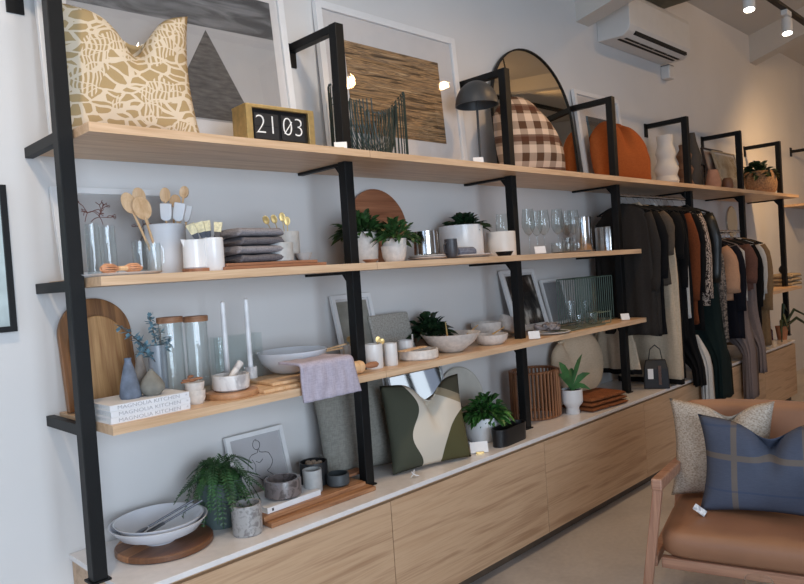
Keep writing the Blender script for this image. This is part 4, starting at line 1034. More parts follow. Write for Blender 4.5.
o = m.build('knotted_napkins', GL2, smooth='all'); o.location = (fx(549, -.33, Z3), -.33, Z3 + .008); tag(o, 'crumpled grey napkins lying on the round white plate', 'napkin'); o['kind'] = 'stuff'
price_card(535, 335, -.42, Z3, 'white price card on the third shelf right of the third upright', .06, .045, False)
price_card(626, 322, -.40, Z3, 'white price card at the right end of the third shelf', .055, .045, False)
t0 = slab('green_tray', 'flat dark green tray under the clear tumblers', 'tray', 566, 606, -.40, -.22, Z3, .010, mat('green_grey_tray', (92, 98, 84), .5), 0)
for a in ((566, 577, 301, -.27, 'stemless clear glass at the back left of the green tray'), (579, 592, 300, -.26, 'stemless clear glass at the back right of the green tray'), (574, 585, 315, -.37, 'small clear tumbler at the front left of the green tray'), (587, 598, 313, -.36, 'small clear tumbler at the front right of the green tray')): tumbler(*a[:4], Z3 + .0105, a[4], tap=.8)
GW = mat('sage_green_wire', (92, 112, 100), .45)
def rack(pxl, pxr, pyt, y, lab, D, n, r=.0026):
    xa, xb = fx(pxl, y, Z3 + .1), fx(pxr, y, Z3 + .1); H = fz(pyt, (xa + xb) / 2, y) - Z3; W = xb - xa
    t = thing('wire_rack', lab, 'wire rack', (xa, y, Z3), 0)
    m = MB()
    for k in range(n + 1):
        x = W * k / n; m.tube([(x, 0, .004), (x, 0, H - .003), (x, D, H - .003), (x, D, .004)], r, 5)
    m.build('hoops', GW, t)
    m = MB()
    for yy in (0, D): m.tube([(0, yy, .004), (W, yy, .004)], r * 1.3, 5)
    m.build('base_rails', GW, t)
    m = MB()
    for yy in (0, D): m.tube([(0, yy, H), (W, yy, H)], r, 5)
    m.build('top_rails', GW, t); return t
rack(577, 613, 277, -.26, 'large sage green wire rack with close upright hoops', .13, 17)
rack(596, 610, 312, -.37, 'small low sage green wire stand in front of the large rack', .06, 2)
# ------------------------------------------------------------------ COUNTER
CT = ZC + .0002
def at_counter(px, py): return on_z(px, py, ZC)
# round acacia board, bowls, servers
cxb, cyb = 1.045, -.215
t = thing('round_board', 'large round dark acacia board under the white salad bowls', 'serving board', (cxb, cyb, CT)); t.rotation_euler = (0, 0, rad(20))
s = NT('striped_acacia'); X = s.xyz(); st = s.math('MULTIPLY', X[1], 16); wn = s.node('ShaderNodeTexWhiteNoise', noise_dimensions='1D'); s.link(s.math('FLOOR', st), wn.inputs['W'])
gr = s.noise(s.coords((3, 60, 3)), 2, 4); ff = s.math('ADD', s.math('MULTIPLY', wn.outputs[0], .6), s.math('MULTIPLY', gr, .4))
ACA = s.fin(.42, 0, s.ramp(ff, [(.25, (104, 66, 42)), (.6, (158, 108, 70)), (.85, (196, 148, 104))]))
MB().lathe([(0, 0), (.155, 0), (.16, .004), (.16, .018), (.156, .022), (0, .022)], 56).build('board', ACA, t, smooth=True)
BW2 = mat('blue_white_glaze', (222, 225, 232), .22, var=.01); zb = CT + .0222
t = thing('salad_bowl', 'large white shallow bowl on the round acacia board, outer of two nested', 'bowl', (1.03, -.215, zb)); 
MB().lathe(vessel([(.050, 0), (.054, .006), (.128, .036), (.160, .074)], .005), 48).build('body', BW2, t, smooth=True)
t = thing('salad_bowl', 'slightly smaller white bowl nested inside the outer white bowl', 'bowl', (1.033, -.212, zb + .0095))
MB().lathe(vessel([(.046, 0), (.050, .003), (.118, .035), (.147, .070)], .004), 48).build('body', BW2, t, smooth=True)
SRV = mat('dark_steel_server', (96, 98, 104), .3, .9)
for k, (a, b, lab) in enumerate((((.95, -.19, .036), (1.15, -.235, .108), 'dark steel serving spoon resting in the white salad bowl'), ((.985, -.22, .042), (1.17, -.26, .106), 'dark steel serving fork resting in the white salad bowl'))):
    a = Vector((a[0], a[1], zb + a[2])); b = Vector((b[0], b[1], zb + b[2])); t = thing('serving_' + ('spoon', 'fork')[k], lab, 'server', a, 0)
    d = b - a
    MB().tube([d * .25, d], [.0035, .0045], 8).build('handle', SRV, t)
    q = d.normalized().to_track_quat('X', 'Z').to_matrix().to_4x4(); m = MB(q)
    if k == 0: m.sphere((.022, 0, 0), .03, 1, .6, .14)
    else:
        m.box(.03, .06, -.012, .012, -.0015, .0015)
        for y in (-.0105, -.0035, .0035, .0105): m.box(-.0, .03, y - .0022, y + .0022, -.0015, .0015)
    m.build('head', SRV, t, smooth=(k == 0))
# fern
fxp, fyp = 1.280, -.19
t = thing('potted_fern', 'trailing fern in a dark grey green pot behind the marble tumbler', 'plant', (fxp, fyp, CT))
PR, PH = .082, .165
POT = mat('grey_green_pot', (84, 98, 98), .5, var=.04)
MB().lathe(vessel([(PR * .82, 0), (PR * .85, .004), (PR, PH)], .006), 36).build('pot', POT, t, smooth=True)
MB().lathe([(0, PH * .9), (PR * .9, PH * .9), (PR * .9, PH * .93), (0, PH * .93)], 24).build('soil', SOIL, t)
r_ = random.Random(31); m = MB()
fr_t = []
for k in range(46):
    a = 2 * math.pi * k / 46 + r_.uniform(-.1, .1); fr_t.append((a, r_.uniform(.10, .185), r_.uniform(.03, .10), r_.uniform(.03, .22)))
for a, reach, rise, drop in fr_t:
    ca, sa = math.cos(a), math.sin(a)
    if sa > .3: reach *= .7
    p = [Vector((ca * reach * u * 1.0, sa * reach * u, PH * .93 + rise * math.sin(min(1, u * 1.5) * math.pi * .6) * 1.1 - drop * u ** 2.4)) for u in [i / 11 for i in range(12)]]
    for q in p: q.y = min(q.y, -fyp - .03); q.z = max(q.z, .012)
    m.tube(p, .0013, 4)
    for i in range(1, 11):
        for sgn in (-1, 1):
            for h_ in (0, .5):
                c = p[i].lerp(p[i + 1], h_); tn = (p[i + 1] - p[i - 1]).normalized(); sd = tn.cross(Vector((0, 0, 1))); 
                if sd.length < .1: sd = Vector((-sa, ca, 0))
                sd.normalize(); L = .026 * (1 - (i / 12) ** 2) + .006; dd = (sd * sgn + tn * .5 + Vector((0, 0, .15))).normalized(); w_ = tn * .0035
                e_ = c + dd * L; m.f([m.v(c - w_), m.v(c + dd * L * .5 - w_ + Vector((0, 0, .001))), m.v(e_), m.v(c + dd * L * .5 + w_)])
m.build('fronds', mat('fern_green', (50, 84, 46), .5, var=.3, scale=20), t)
# nude line drawing frame
xa, xb = fx(229, -.05, .75), fx(286, -.05, .75)
t = leaned('picture_frame', 'white frame with a single line figure drawing, on the counter behind the fern', xa, xb, ZC, .27, -.10, -.03, .018, .02, .03, (mat('drawing_paper', (196, 194, 196), .7, var=.01), (.018, .018, .018, .018)))
W = xb - xa
ink = mat('dark_ink', (40, 38, 38), .6)
fig = [[(.50, .86), (.55, .84), (.56, .78), (.52, .73), (.46, .74), (.44, .80), (.47, .86), (.52, .88)], [(.50, .73), (.49, .68), (.38, .66), (.32, .58), (.28, .46), (.33, .38), (.42, .33), (.50, .24), (.56, .12), (.58, .03)],
       [(.53, .73), (.54, .68), (.66, .65), (.70, .60), (.72, .50), (.66, .42), (.60, .38), (.68, .30), (.70, .18), (.66, .03)], [(.38, .60), (.42, .50), (.40, .40), (.46, .34)], [(.44, .56), (.50, .53), (.56, .57)], [(.50, .24), (.54, .30), (.60, .28)]]
for k, ln in enumerate(fig):
    pts = []
    for i in range(len(ln) - 1):
        p0, p1, p2, p3 = ln[max(i - 1, 0)], ln[i], ln[i + 1], ln[min(i + 2, len(ln) - 1)]
        for q in range(5):
            u = q / 5; pts.append(tuple(.5 * (2 * p1[c] + (p2[c] - p0[c]) * u + (2 * p0[c] - 5 * p1[c] + 4 * p2[c] - p3[c]) * u * u + (3 * p1[c] - p0[c] - 3 * p2[c] + p3[c]) * u ** 3) for c in (0, 1)))
    pts.append(ln[-1]); MB().tube([(x * W, .0095, z * .27) for x, z in pts], .0011, 4).build('drawn_line', ink, t)
# marble tumbler, boards, book, marble mortar
lathe_item('marble_tumbler', 'light grey marble tumbler at the front edge of the counter', 'cup', 232, 262, 503, -.355, ZC, CYL, MARBLEL, .006)
def quad_board(label, p, th, zb, m_, group, r=rad(2)):
    (x0, y0, x1, y1) = p; o = MB().box(-(x1 - x0) / 2, (x1 - x0) / 2, -(y1 - y0) / 2, (y1 - y0) / 2, 0, th).build('cutting_board', m_, bev=.003)
    o.location = ((x0 + x1) / 2, (y0 + y1) / 2, zb); o.rotation_euler = (0, 0, r); return tag(o, label, 'cutting board', group)
quad_board('long wooden board, lower of two stacked at the counter front', (1.355, -.395, 1.86, -.17), .018, CT, BOARDW, 'stacked wooden boards on the counter', 0)
quad_board('wooden board, upper of two stacked, under the white book', (1.345, -.36, 1.84, -.15), .017, CT + .0183, BOARDW, 'stacked wooden boards on the counter', rad(1))
zbk = CT + .0356
t = thing('book', 'white book lying under the grey marble mortar', 'book', (1.375, -.345, zbk), rad(2))
m = MB(); m.box(0, .25, 0, .19, 0, .002); m.box(0, .25, 0, .19, .019, .021); m.box(0, .25, 0, .002, .002, .019); m.build('cover', BK, t, bev=.0006)
MB().box(.003, .247, .0022, .186, .0022, .0188).build('pages', PG, t)
MB().box(.02, .028, -.0006, 0, .006, .016).build('spine_mark', mat('dark_print', (60, 60, 64), .6), t)
zmm = zbk + .0213
lathe_item('mortar', 'dark grey marble mortar bowl on the white book', 'mortar', 264, 301, 478, -.27, zmm, [(.88, 0), (1, .1), (1, .9), (.97, 1)], MARBLEG, .012)
PEB = mat('river_pebble', (150, 134, 118), .7, var=.2, scale=40)
zp = CT + .0356
t, R, H = lathe_item('cup', 'black straight cup filled with pebbles, behind the grey cup', 'cup', 300, 328, 461, -.20, zp, CYL, mat('matt_black_ceramic', (36, 36, 38), .5), .004)
c = t.location.copy()
for k in range(7):
    a = k * 2.4; r = R * .5 * (k / 7) ** .5
    m = MB(); m.sphere((0, 0, 0), .014, 1, .8, .6, 10); o = m.build('pebble', PEB, smooth=True); o.location = (c.x + r * math.cos(a), c.y + r * math.sin(a), c.z + H - .008); tag(o, 'smooth brown pebble in the black cup', 'pebble', 'pebbles in the black cup')
MB().lathe([(0, .0042), (R * .9, .0042), (R * .9, H - .018), (0, H - .018)], 20).build('filling', PEB, t)
lathe_item('cup', 'plain grey cup in front of the black pebble cup', 'cup', 303, 322, 469, -.275, zp, CYL, GREYC, .004)
t = thing('tea_light_glass', 'tiny clear glass vial beside the pebbles in the black cup', 'vial', (c.x + .03, c.y - .012, c.z + H - .012)); MB().lathe(vessel([(.006, 0), (.007, .035)], .001), 16).build('vial', GLASS, t, smooth=True)
lathe_item('bowl', 'dark charcoal ceramic pot at the right end of the stacked boards', 'bowl', 326, 349, 473, -.295, zp, [(.8, 0), (1, .15), (1, .9), (.95, 1)], mat('charcoal_pot', (62, 66, 68), .5), .004)
slab('wooden_block', 'small reddish wooden block lying against the big grey cushion', 'block', 348, 366, -.26, -.20, zp + .0, .012, CHERRY)
# big grey cushion
def put_cushion(name, label, px, py, y, w_, h, t_, m_, rz, lean=-10, piping=None, **kw):
    x = fx(px, y, ZC + .1); t = thing(name, label, 'cushion', (x, y, ZC + .004), rz)
    c = cushion(w_, h, t_, **kw)
    for v_ in c.b.verts: v_.co = Matrix.Rotation(rad(lean), 4, 'X') @ v_.co
    zmin = min(v_.co.z for v_ in c.b.verts)
    for v_ in c.b.verts: v_.co.z -= zmin
    c.build('cover', m_, t, smooth='all'); return t
put_cushion('cushion', 'large plain grey woven cushion standing behind the second upright', 362, 430, -.17, .40, .43, .14, fabric('stone_grey_weave', (140, 138, 130), (124, 122, 114), 260), rad(-4), seed=12, pinch=.06)
# camouflage cushion
s = NT('olive_cream_wave'); X = s.xyz(); x_, z_ = X[0], X[2]
b1 = s.math('ADD', s.math('MULTIPLY', s.math('SINE', s.math('MULTIPLY', s.math('ADD', z_, .05), 24)), .026), -.085)
left = s.math('LESS_THAN', x_, b1)
e1 = s.math('ADD', s.math('POWER', s.math('DIVIDE', s.math('SUBTRACT', x_, .23), .19), 2), s.math('POWER', s.math('DIVIDE', s.math('SUBTRACT', z_, .02), .21), 2))
e1 = s.math('LESS_THAN', e1, 1)
tr_ = s.math('GREATER_THAN', s.math('ADD', z_, s.math('MULTIPLY', x_, .45)), .335)
tr2 = s.math('GREATER_THAN', s.math('ADD', z_, s.math('MULTIPLY', x_, .45)), .375)
col = s.mix(left, lin((206, 196, 180)), lin((70, 72, 60)))
col = s.mix(e1, col, lin((86, 82, 54)))
inr = s.math('GREATER_THAN', x_, .04)
col = s.mix(s.math('MULTIPLY', tr_, inr), col, lin((150, 136, 112))); col = s.mix(s.math('MULTIPLY', tr2, inr), col, lin((78, 74, 60)))
s.bump(s.noise(s.coords(), 260, 2), .3, .002); CAMO = s.fin(.9, 0, col, .2)
t = put_cushion('cushion', 'square cushion with wavy olive, dark green and cream shapes at the counter front', 432, 440, -.365, .42, .385, .13, CAMO, rad(-14), notch=.25, seed=14, asym=.12, crease=.65, pinch=.05)
o = MB().tube([(0, 0, .004), (.02, -.01, .03), (.03, 0, .05), (.02, .01, .03), (.04, 0, .006), (.06, -.01, .004), (.02, -.012, .02), (.0, -.01, .045)], .003, 6).build('swing_tag', mat('white_ribbon', (226, 226, 226), .6), t)
o.location = (-.17, -.085, 0); o.scale = (.6, .6, .6)
# mirror / glossy framed sheet behind, round disc
xa, xb = fx(392, -.06, .85), fx(446, -.06, .85)
t = leaned('table_mirror', 'silvery framed mirror leaning behind the camouflage cushion, reflecting the window', xa, xb, ZC, .40, -.115, -.03, .012, .02, .04, None, cat='mirror', frm=mat('silver_frame', (190, 192, 194), .3, .6), glass=False)
MB().box(.012, (xb - xa) - .012, .006, .011, .012, .388).build('mirror_glass', MIR2, t)
t = thing('round_dish', 'large round pale stone platter leaning on the wall behind the green plant', 'platter', (fx(463, -.06, .8), -.10, ZC + .003)); t.rotation_euler = (rad(-12), 0, 0)
R = .175
m = MB(); m.lathe([(0, -.012), (R * .96, -.012), (R, -.004), (R, .006), (R * .96, .01), (R * .9, .005), (0, .005)], 48)
for v_ in m.b.verts: v_.co = Matrix.Translation((0, .012, R)) @ Matrix.Rotation(rad(90), 4, 'X') @ v_.co
m.build('platter', mat('sand_stoneware', (196, 192, 182), .6, var=.03), t, smooth=True)
# green plant in white pot
pot_plant('bright green leafy plant in a white ribbed pot left of the black planter', 466, 500, 416, -.26, ZC, 455, 520, 386, LEAFB, 150, 41, mat('white_ribbed_pot', (222, 224, 226), .4, var=.01), prof=[(.8, 0), (1, .2), (1, .95), (.97, 1)], L=.075, Wd=.032, droop=.5)
# extra white slim card stand
t = price_card(480, 447, -.41, ZC, 'white price card with gold stand in front of the bright green plant', .085, .055)
# black oval planter
x0_, x1_ = fx(491, -.42, .6), fx(526, -.38, .6); W = x1_ - x0_
W *= .74
t = thing('oval_planter', 'small black oval planter at the counter edge by the third upright', 'planter', ((x0_ + x1_) / 2 - .005, -.405, CT), rad(4))
def stad(a, b, r, z, n=10): 
    L = a - r; return [(L + r * math.cos(q), r * math.sin(q) * b / r, z) for q in [-math.pi / 2 + math.pi * k / n for k in range(n + 1)]] + [(-L - r * math.cos(q), -r * math.sin(q) * b / r, z) for q in [-math.pi / 2 + math.pi * k / n for k in range(n + 1)]]
Hh = .085
MB().loft([stad(W / 2 - .004, .038, .05, 0), stad(W / 2, .042, .054, Hh), stad(W / 2 - .006, .036, .048, Hh), stad(W / 2 - .01, .032, .044, .006)]).build('body', mat('satin_black_metal', (24, 25, 27), .4), t, smooth=True)
# slatted lantern
cxl = fx(537, -.20, .75); 
t = thing('slatted_lantern', 'round lantern of upright reddish wooden slats behind the third upright', 'lantern', (cxl, -.185, CT)); R = 27 * mpp(cxl, -.185, .75); Ry = .13; H = fz(369, cxl, -.185) - ZC
SL = wood('reddish_cane', (112, 70, 44), (160, 108, 70), 2, .5)
n = 40
for k in range(n):
    a = 2 * math.pi * k / n; MB().tube([(R * math.cos(a), Ry * math.sin(a), .006), (R * math.cos(a), Ry * math.sin(a), H - .004)], .0065, 6).build('slat', SL, t)
for z, nm in ((.008, 'bottom_ring'), (H - .008, 'top_ring')):
    MB().tube([(R * .95 * math.cos(2 * math.pi * k / 40), Ry * .93 * math.sin(2 * math.pi * k / 40), z) for k in range(40)], .008, 8, True).build(nm, SL, t)
# white footed pot with plant
t, R, H = lathe_item('potted_plant', 'young plant with broad leaves in a white footed pot right of the lantern', 'plant', 562, 583, 389, -.33, ZC, [(.62, 0), (.66, .04), (.6, .22), (.66, .3), (.98, .45), (1, .55), (1, 1)], mat('white_footed_glaze', (222, 224, 226), .35, var=.01), .004, part='pot')
MB().lathe([(0, H * .9), (R * .92, H * .9), (R * .92, H * .93), (0, H * .93)], 20).build('soil', SOIL, t)
LF2 = mat('mid_green_leaf', (58, 104, 58), .35, var=.2, scale=14)
def bigleaf(m, base, tip, w_, sag=.03):
    b, e = Vector(base), Vector(tip); d = e - b; s_ = d.cross(Vector((.5, .8, 0))).normalized() * 1; rows = []
    s_ = (s_ + Vector((-.4, .3, 0))).normalized()
    for u, k in ((0, .06), (.2, .5), (.45, 1), (.7, .8), (.9, .35), (1, .02)):
        p = b + d * u + Vector((0, 0, math.sin(u * math.pi) * sag)); rows.append([m.v(p - s_ * w_ * k), m.v(p - Vector((0, 0, w_ * .2 * k))), m.v(p + s_ * w_ * k)])
    for a_, c_ in zip(rows, rows[1:]): m.f([a_[0], a_[1], c_[1], c_[0]]); m.f([a_[1], a_[2], c_[2], c_[1]])
lx, ly = t.location.x, t.location.y
for (px, py, dy, w_) in ((560, 362, -.02, .022), (583, 354, .02, .014), (590, 373, -.02, .02), (590, 390, -.05, .018), (572, 368, .04, .022), (559, 374, -.0, .02)):
    m = MB(); tx = fx(px, ly + dy, .8); tz = fz(py, tx, ly + dy); bigleaf(m, (0, 0, H * .93), (tx - lx, dy, tz - ZC), w_); m.build('leaf', LF2, t)
# round beige cushion
x = fx(579, -.12, .8)
t = thing('cushion', 'large round beige cushion leaning on the wall behind the broad leaved plant', 'cushion', (x, -.145, ZC + .004), rad(-6))
c = cushion(.50, .445, .13, seed=17, round_=True, notch=.12, asym=-.45, crease=.5)
for v_ in c.b.verts: v_.co = Matrix.Rotation(rad(-8), 4, 'X') @ v_.co
zm = min(v_.co.z for v_ in c.b.verts)
for v_ in c.b.verts: v_.co.z -= zm
c.build('cover', fabric('beige_linen', (218, 196, 168), (206, 184, 156), 300), t, smooth='all')
# folded throw with fringe
TH = fabric('cinnamon_knit', (142, 88, 54), (112, 66, 40), 140)
x0_, x1_ = 3.53, 3.88
for k in range(2):
    o = folded('folded_throw', ('lower', 'upper')[k] + ' folded cinnamon brown throw at the counter front', 0, 0, 0, 0, 0, .04, TH, 'throw') if 0 else None
t = thing('folded_throw', 'folded cinnamon brown throw with a cream fringe at the counter front', 'throw', ((x0_ + x1_) / 2, -.335, CT), rad(-7))
for k in range(3):
    m = MB(); rings = []
    for i in range(19):
        u = i / 18; xx = (u - .5) * (x1_ - x0_) * (1 - .03 * k); hh = .026 * min(1, 1.5 - abs(2 * u - 1) ** 16); ring = []
        for a in range(14):
            q = 2 * math.pi * a / 14; ring.append((xx + noise.noise(Vector((a, k, u * 3))) * .002, math.copysign(abs(math.cos(q)) ** .3, math.cos(q)) * (.115 - .004 * k) + noise.noise(Vector((u * 4, k, 1))) * .006, .013 + .0265 * k + math.copysign(abs(math.sin(q)) ** .8, math.sin(q)) * hh / 2))
        rings.append(ring)
    m.loft(rings); m.build('fold', TH, t, smooth='all')
m = MB(); rr = random.Random(6)
for k in range(60):
    y = -.09 + .18 * k / 59; z = rr.uniform(.03, .07); m.tube([((x1_ - x0_) / 2 - .01, y, z), ((x1_ - x0_) / 2 + .03, y + rr.uniform(-.01, .01), z * .75), ((x1_ - x0_) / 2 + .045, y + rr.uniform(-.015, .015), rr.uniform(.004, .02))], .003, 4)
o = m.build('fringe', mat('cream_yarn', (206, 192, 166), .9), t)

# far end of the counter
def bottle(px, pyt, y, lab, m_, r=.02, neck=.35):
    x = fx(px, y, .65); H = fz(pyt, x, y) - ZC
    t = thing('bottle', lab, 'bottle', (x, y, CT), 0, 'bottles at the far end of the counter')
    MB().lathe([(0, 0), (r, 0), (r, H * .6), (r * neck, H * .74), (r * neck, H * .86), (0, H * .86)], 18).build('body', m_, t, smooth=True)
    MB().lathe([(0, H * .861), (r * neck * 1.3, H * .861), (r * neck * 1.3, H), (0, H)], 14).build('cap', CARD, t)
AMB = mat('amber_bottle_glass', (96, 62, 34), .15, var=.05); BUR = mat('burgundy_glass', (70, 28, 34), .15, var=.05); CLR = mat('frosted_bottle', (156, 146, 130), .3)
for a in ((750, 322, -.30, 'amber bottle, leftmost of the row at the far end of the counter', AMB, .035), (758, 321, -.34, 'frosted bottle with white cap in the middle of the far row', CLR, .028), (761, 317, -.22, 'tall amber bottle at the back of the far row', AMB, .026), (767, 326, -.32, 'burgundy bottle at the front of the far row', BUR, .024), (770, 324, -.28, 'burgundy bottle at the right of the far row', BUR, .024), (768, 332, -.40, 'short frosted bottle at the counter edge of the far row', CLR, .024)): bottle(*a)
lathe_item('pot', 'wide terracotta pot on the counter below the hanging black garments', 'pot', 749, 766, 340, -.25, ZC, [(.7, 0), (1, 1)], mat('terracotta', (176, 118, 84), .8), .008)
t, R, H = lathe_item('potted_plant', 'terracotta pot with long dark strap leaves at the far counter corner', 'plant', 776, 788, 326, -.36, ZC, [(.7, 0), (1, 1)], MATS['terracotta'], .008, part='pot')
m = MB()
for tx, tz, ty in ((-.35, .02, -.1), (.30, .16, -.2), (.45, .02, -.2), (.2, .25, 0), (-.15, .1, -.1)):
    m.tube([(0, 0, H * .7), (tx * .4, ty * .4, H + .05 + tz * .6), (tx, ty, max(.012, tz + .0))], [.012, .014, .004], 6)
m.build('leaves', LEAFD, t)
t = thing('round_cushion', 'dark green round cushion standing behind the farthest upright', 'cushion', (7.13, -.09, ZC + .003))
c = cushion(.34, .36, .12, seed=19, round_=True); zm = min(v_.co.z for v_ in c.b.verts)
for v_ in c.b.verts: v_.co.z -= zm
c.build('cover', fabric('bottle_green_cloth', (48, 66, 40), (34, 48, 30)), t, smooth='all')
for k in range(3):
    o = folded('folded_jumper', 'folded cream jumper on the short far shelf, ' + ('lowest', 'middle', 'topmost')[k] + ' of its pile', 779, 789, -.36, -.12, 1.0502 + .04 * k, .039, fabric('cream_knit', (176, 160, 136), (150, 134, 112)), 'jumper', 'cream jumpers on the short far shelf', 1, k + 7)
t, R, H = lathe_item('teapot', 'small black teapot on the cream jumpers on the short far shelf', 'teapot', 779, 787, 0, -.24, 1.171, [(.6, 0), (1, .3), (.95, .6), (.5, .9), (.2, 1)], BLACK, .004, h=.09, open_=False)
MB().tube([(R * .8, 0, .03), (R * 1.4, 0, .06), (R * 1.7, 0, .09)], [.012, .009, .006], 8).build('spout', BLACK, t)
MB().tube([(-R * .7, 0, .075), (-R * 1.5, 0, .07), (-R * 1.4, 0, .03), (-R * .9, 0, .025)], .005, 6).build('handle', BLACK, t)
# black side table beyond the counter
t = thing('side_table', 'low black side table with a pale top beyond the end of the counter', 'table', (8.05, -.95, 0))
MB().box(-.35, .35, -.35, .35, .50, .53).build('tabletop', mat('pale_tabletop', (188, 180, 168), .4), t, bev=.003)
for a in (-.32, .32):
    for b in (-.32, .32): MB().box(a - .02, a + .02, b - .02, b + .02, 0, .5).build('leg', BLACK, t)
MB().box(-.3, .3, -.3, .3, .12, .14).build('lower_shelf', BLACK, t)
o = MB().box(-.22, .22, -.25, .2, .1405, .40).build('storage_box', mat('dark_box', (44, 42, 42), .7), bev=.01); o.location = (8.05, -.95, 0); tag(o, 'dark storage box on the lower shelf of the black side table', 'box')

# ------------------------------------------------------------------ wall art far left
t = thing('picture_frame', 'black framed pale picture hanging on the wall at the left edge', 'picture frame', (.10, -.025, 1.335))
Wf, Hf = .60, .47
m = MB(); m.box(0, .018, 0, .025, 0, Hf); m.box(Wf - .018, Wf, 0, .025, 0, Hf); m.box(.018, Wf - .018, 0, .025, 0, .018); m.box(.018, Wf - .018, 0, .025, Hf - .018, Hf); m.build('frame', BLACK, t)
MB().box(.018, Wf - .018, .012, .02, .018, Hf - .018).build('print', mat('pale_aqua_print', (186, 200, 200), .6), t)
# ------------------------------------------------------------------ CLOTHES
R1Z, R2Z = 1.845, 1.60
CHR = mat('chrome', (220, 220, 222), .12, 1.0, var=.02)
def rail(name, label, xa, xb, z):
    t = thing(name, label, 'clothes rail', (xa, -.30, z), 0)
    MB().tube([(0, 0, 0), (xb - xa, 0, 0)], .011, 10).build('tube', CHR, t, smooth=True)
    for x in (.02, xb - xa - .02): MB().tube([(x, 0, .01), (x, 0, (ZT - .0285) - z)] if z > 1.7 else [(x, 0, 0), (x, .295, 0)], .007, 8).build('bracket', BLACK, t)
rail('clothes_rail', 'chrome clothes rail close under the highest shelf', XP[3] + PW + .02, XP[4] - .01, R1Z)
rail('clothes_rail', 'chrome clothes rail hung lower, between the fifth and sixth uprights', XP[4] + PW + .02, XP[5] - .01, R2Z)
hang0 = [None]
def hanger(x, z, lab):
    if hang0[0] is None:
        t = thing('clothes_hanger', lab, 'hanger', (x, -.30, z), 0, 'black hangers on the rails')
        MB().tube([(0, -.012, .004), (0, -.008, .014), (0, .004, .0155), (0, .014, .008), (0, .013, -.01), (0, 0, -.03), (0, 0, -.055)], .0022, 6).build('hook', CHR, t)
        MB().tube([(0, -.19, -.115), (0, -.1, -.08), (0, 0, -.055), (0, .1, -.08), (0, .185, -.115)], [.006, .008, .009, .008, .006], 8).build('shoulders', BLACK, t)
        MB().tube([(0, -.18, -.116), (0, .178, -.116)], .004, 6).build('bar', BLACK, t)
        hang0[0] = t; return t
    return dup(hang0[0], (x, -.30, z), 0, lab)
gi = [0]
def garment(name, label, cat, px, pyb, z0, m_, hw=.20, th=.045, pyt=None, flare=1.0, sleeve=None, folds=5, hem=None, hm=None, collar=None, y_front=-.50, zcut=None, x=None, cm=None):
    """cloth hanging across the rail: wide in y, thin in x"""
    gi[0] += 1; sd = gi[0]
    x = x if x is not None else fx(px, y_front, 1.45)
    zb = fz(pyb, x, y_front); ztop = z0 - .058
    if zcut is not None: ztop = zcut
    t = thing(name, label, cat, (x, -.30, zb), 0)
    H = ztop - zb; nz = 22; na = 40
    m = MB(); rings = []
    for j in range(nz + 1):
        v = j / nz; z = H * v; d = ztop - (zb + z)         # distance below the top
        if zcut is None: w_ = min(hw, .045 + max(0, d) * (2.3 if d < .06 else 0) + (.093 + (d - .06) * 1.0 if d >= .06 else 0))
        else: w_ = hw * (.8 + .2 * min(1, d / .15))
        w_ *= 1 + (flare - 1) * max(0, (1 - v))
        tt = th * (.35 + .65 * min(1, d / .12)) * (1 + (flare - 1) * .8 * (1 - v)) / 2
        ring = []
        for a in range(na):
            q = 2 * math.pi * a / na; c_, s_ = math.cos(q), math.sin(q)
            f_ = (1 - v) ** .6; amp = .015 * f_ * min(1, d / .15)
            rip = amp * math.sin(folds * 2 * q + sd * 1.3 + v * 1.5) + .012 * f_ * noise.noise(Vector((c_ * 2 + sd * 5, s_ * 2, z * 2.5)))
            xx = math.copysign(abs(c_) ** .7, c_) * tt + c_ * rip; yy = s_ * w_ * (1 + .0 * v) + s_ * rip * 1.5
            yy = max(min(yy, .215), -.235); zw = zb + z; dk = min(1, max(0, (.95 - zw) / .34)) if zb < ZC else 0; dk = dk * dk * (3 - 2 * dk); yy = yy * (1 - dk) + (-.225 + yy * .14) * dk; xx = xx * (1 + 1.1 * dk) + .006 * dk * math.sin(q * 7 + sd)
            ring.append((xx, yy, z + (.006 * math.sin(folds * q + sd) if j == 0 else 0)))
        rings.append(ring)
    m.loft(rings); m.build('body', m_, t, smooth='all')
    if hem:
        m = MB(); hr = [[(p[0] * 1.03 + (.001 if p[0] > 0 else -.001), p[1] * 1.01 + (.001 if p[1] > 0 else -.001), zz + .0) for p in rings[0]] for zz in (-.012, hem)]
        m.loft(hr); m.build('hem', hm, t, smooth='all')
    if sleeve:
        L, r0, r1 = sleeve; p0 = Vector((0, -.165, H - .075)); pts = []; rs = []
        for k in range(9):
            u = k / 8; pts.append(p0 + Vector((-.008 * u + .006 * math.sin(u * 9 + sd), -.035 * min(1, u * 3) - .008 * math.sin(u * 4), -L * u))); rs.append(r0 + (r1 - r0) * u + .003 * math.sin(u * 14 + sd))
        rs[0] *= .75
        m = MB(); m.tube(pts, rs, 14)
        for v_ in m.b.verts: v_.co.x = v_.co.x * .62
        m.build('sleeve', m_ if cm is None else cm, t, smooth='all')
    if collar: 
        MB().tube([(0, -.06, H - .025), (-.012, -.03, H + .008), (0, .05, H - .0)], .009, 8).build('collar', collar, t)
    if zcut is None: hanger(x, z0 - .0035 + .0 - .0, 'hanger holding the ' + label[:label.find(' hanging')] if ' hanging' in label else 'hanger holding the ' + label)
    return t
def cl(n, c, k=.88): return fabric(n, c, tuple(v * k for v in c), 320, bump=.2)
CH = cl('charcoal_cloth', (50, 46, 43)); BK_ = cl('black_cloth', (17, 17, 19)); NV = cl('navy_cloth', (20, 22, 32))
CR = cl('cream_cloth', (196, 178, 154), .92); TP = cl('taupe_cloth', (88, 78, 68)); RU = cl('rust_brown_cloth', (112, 60, 34))
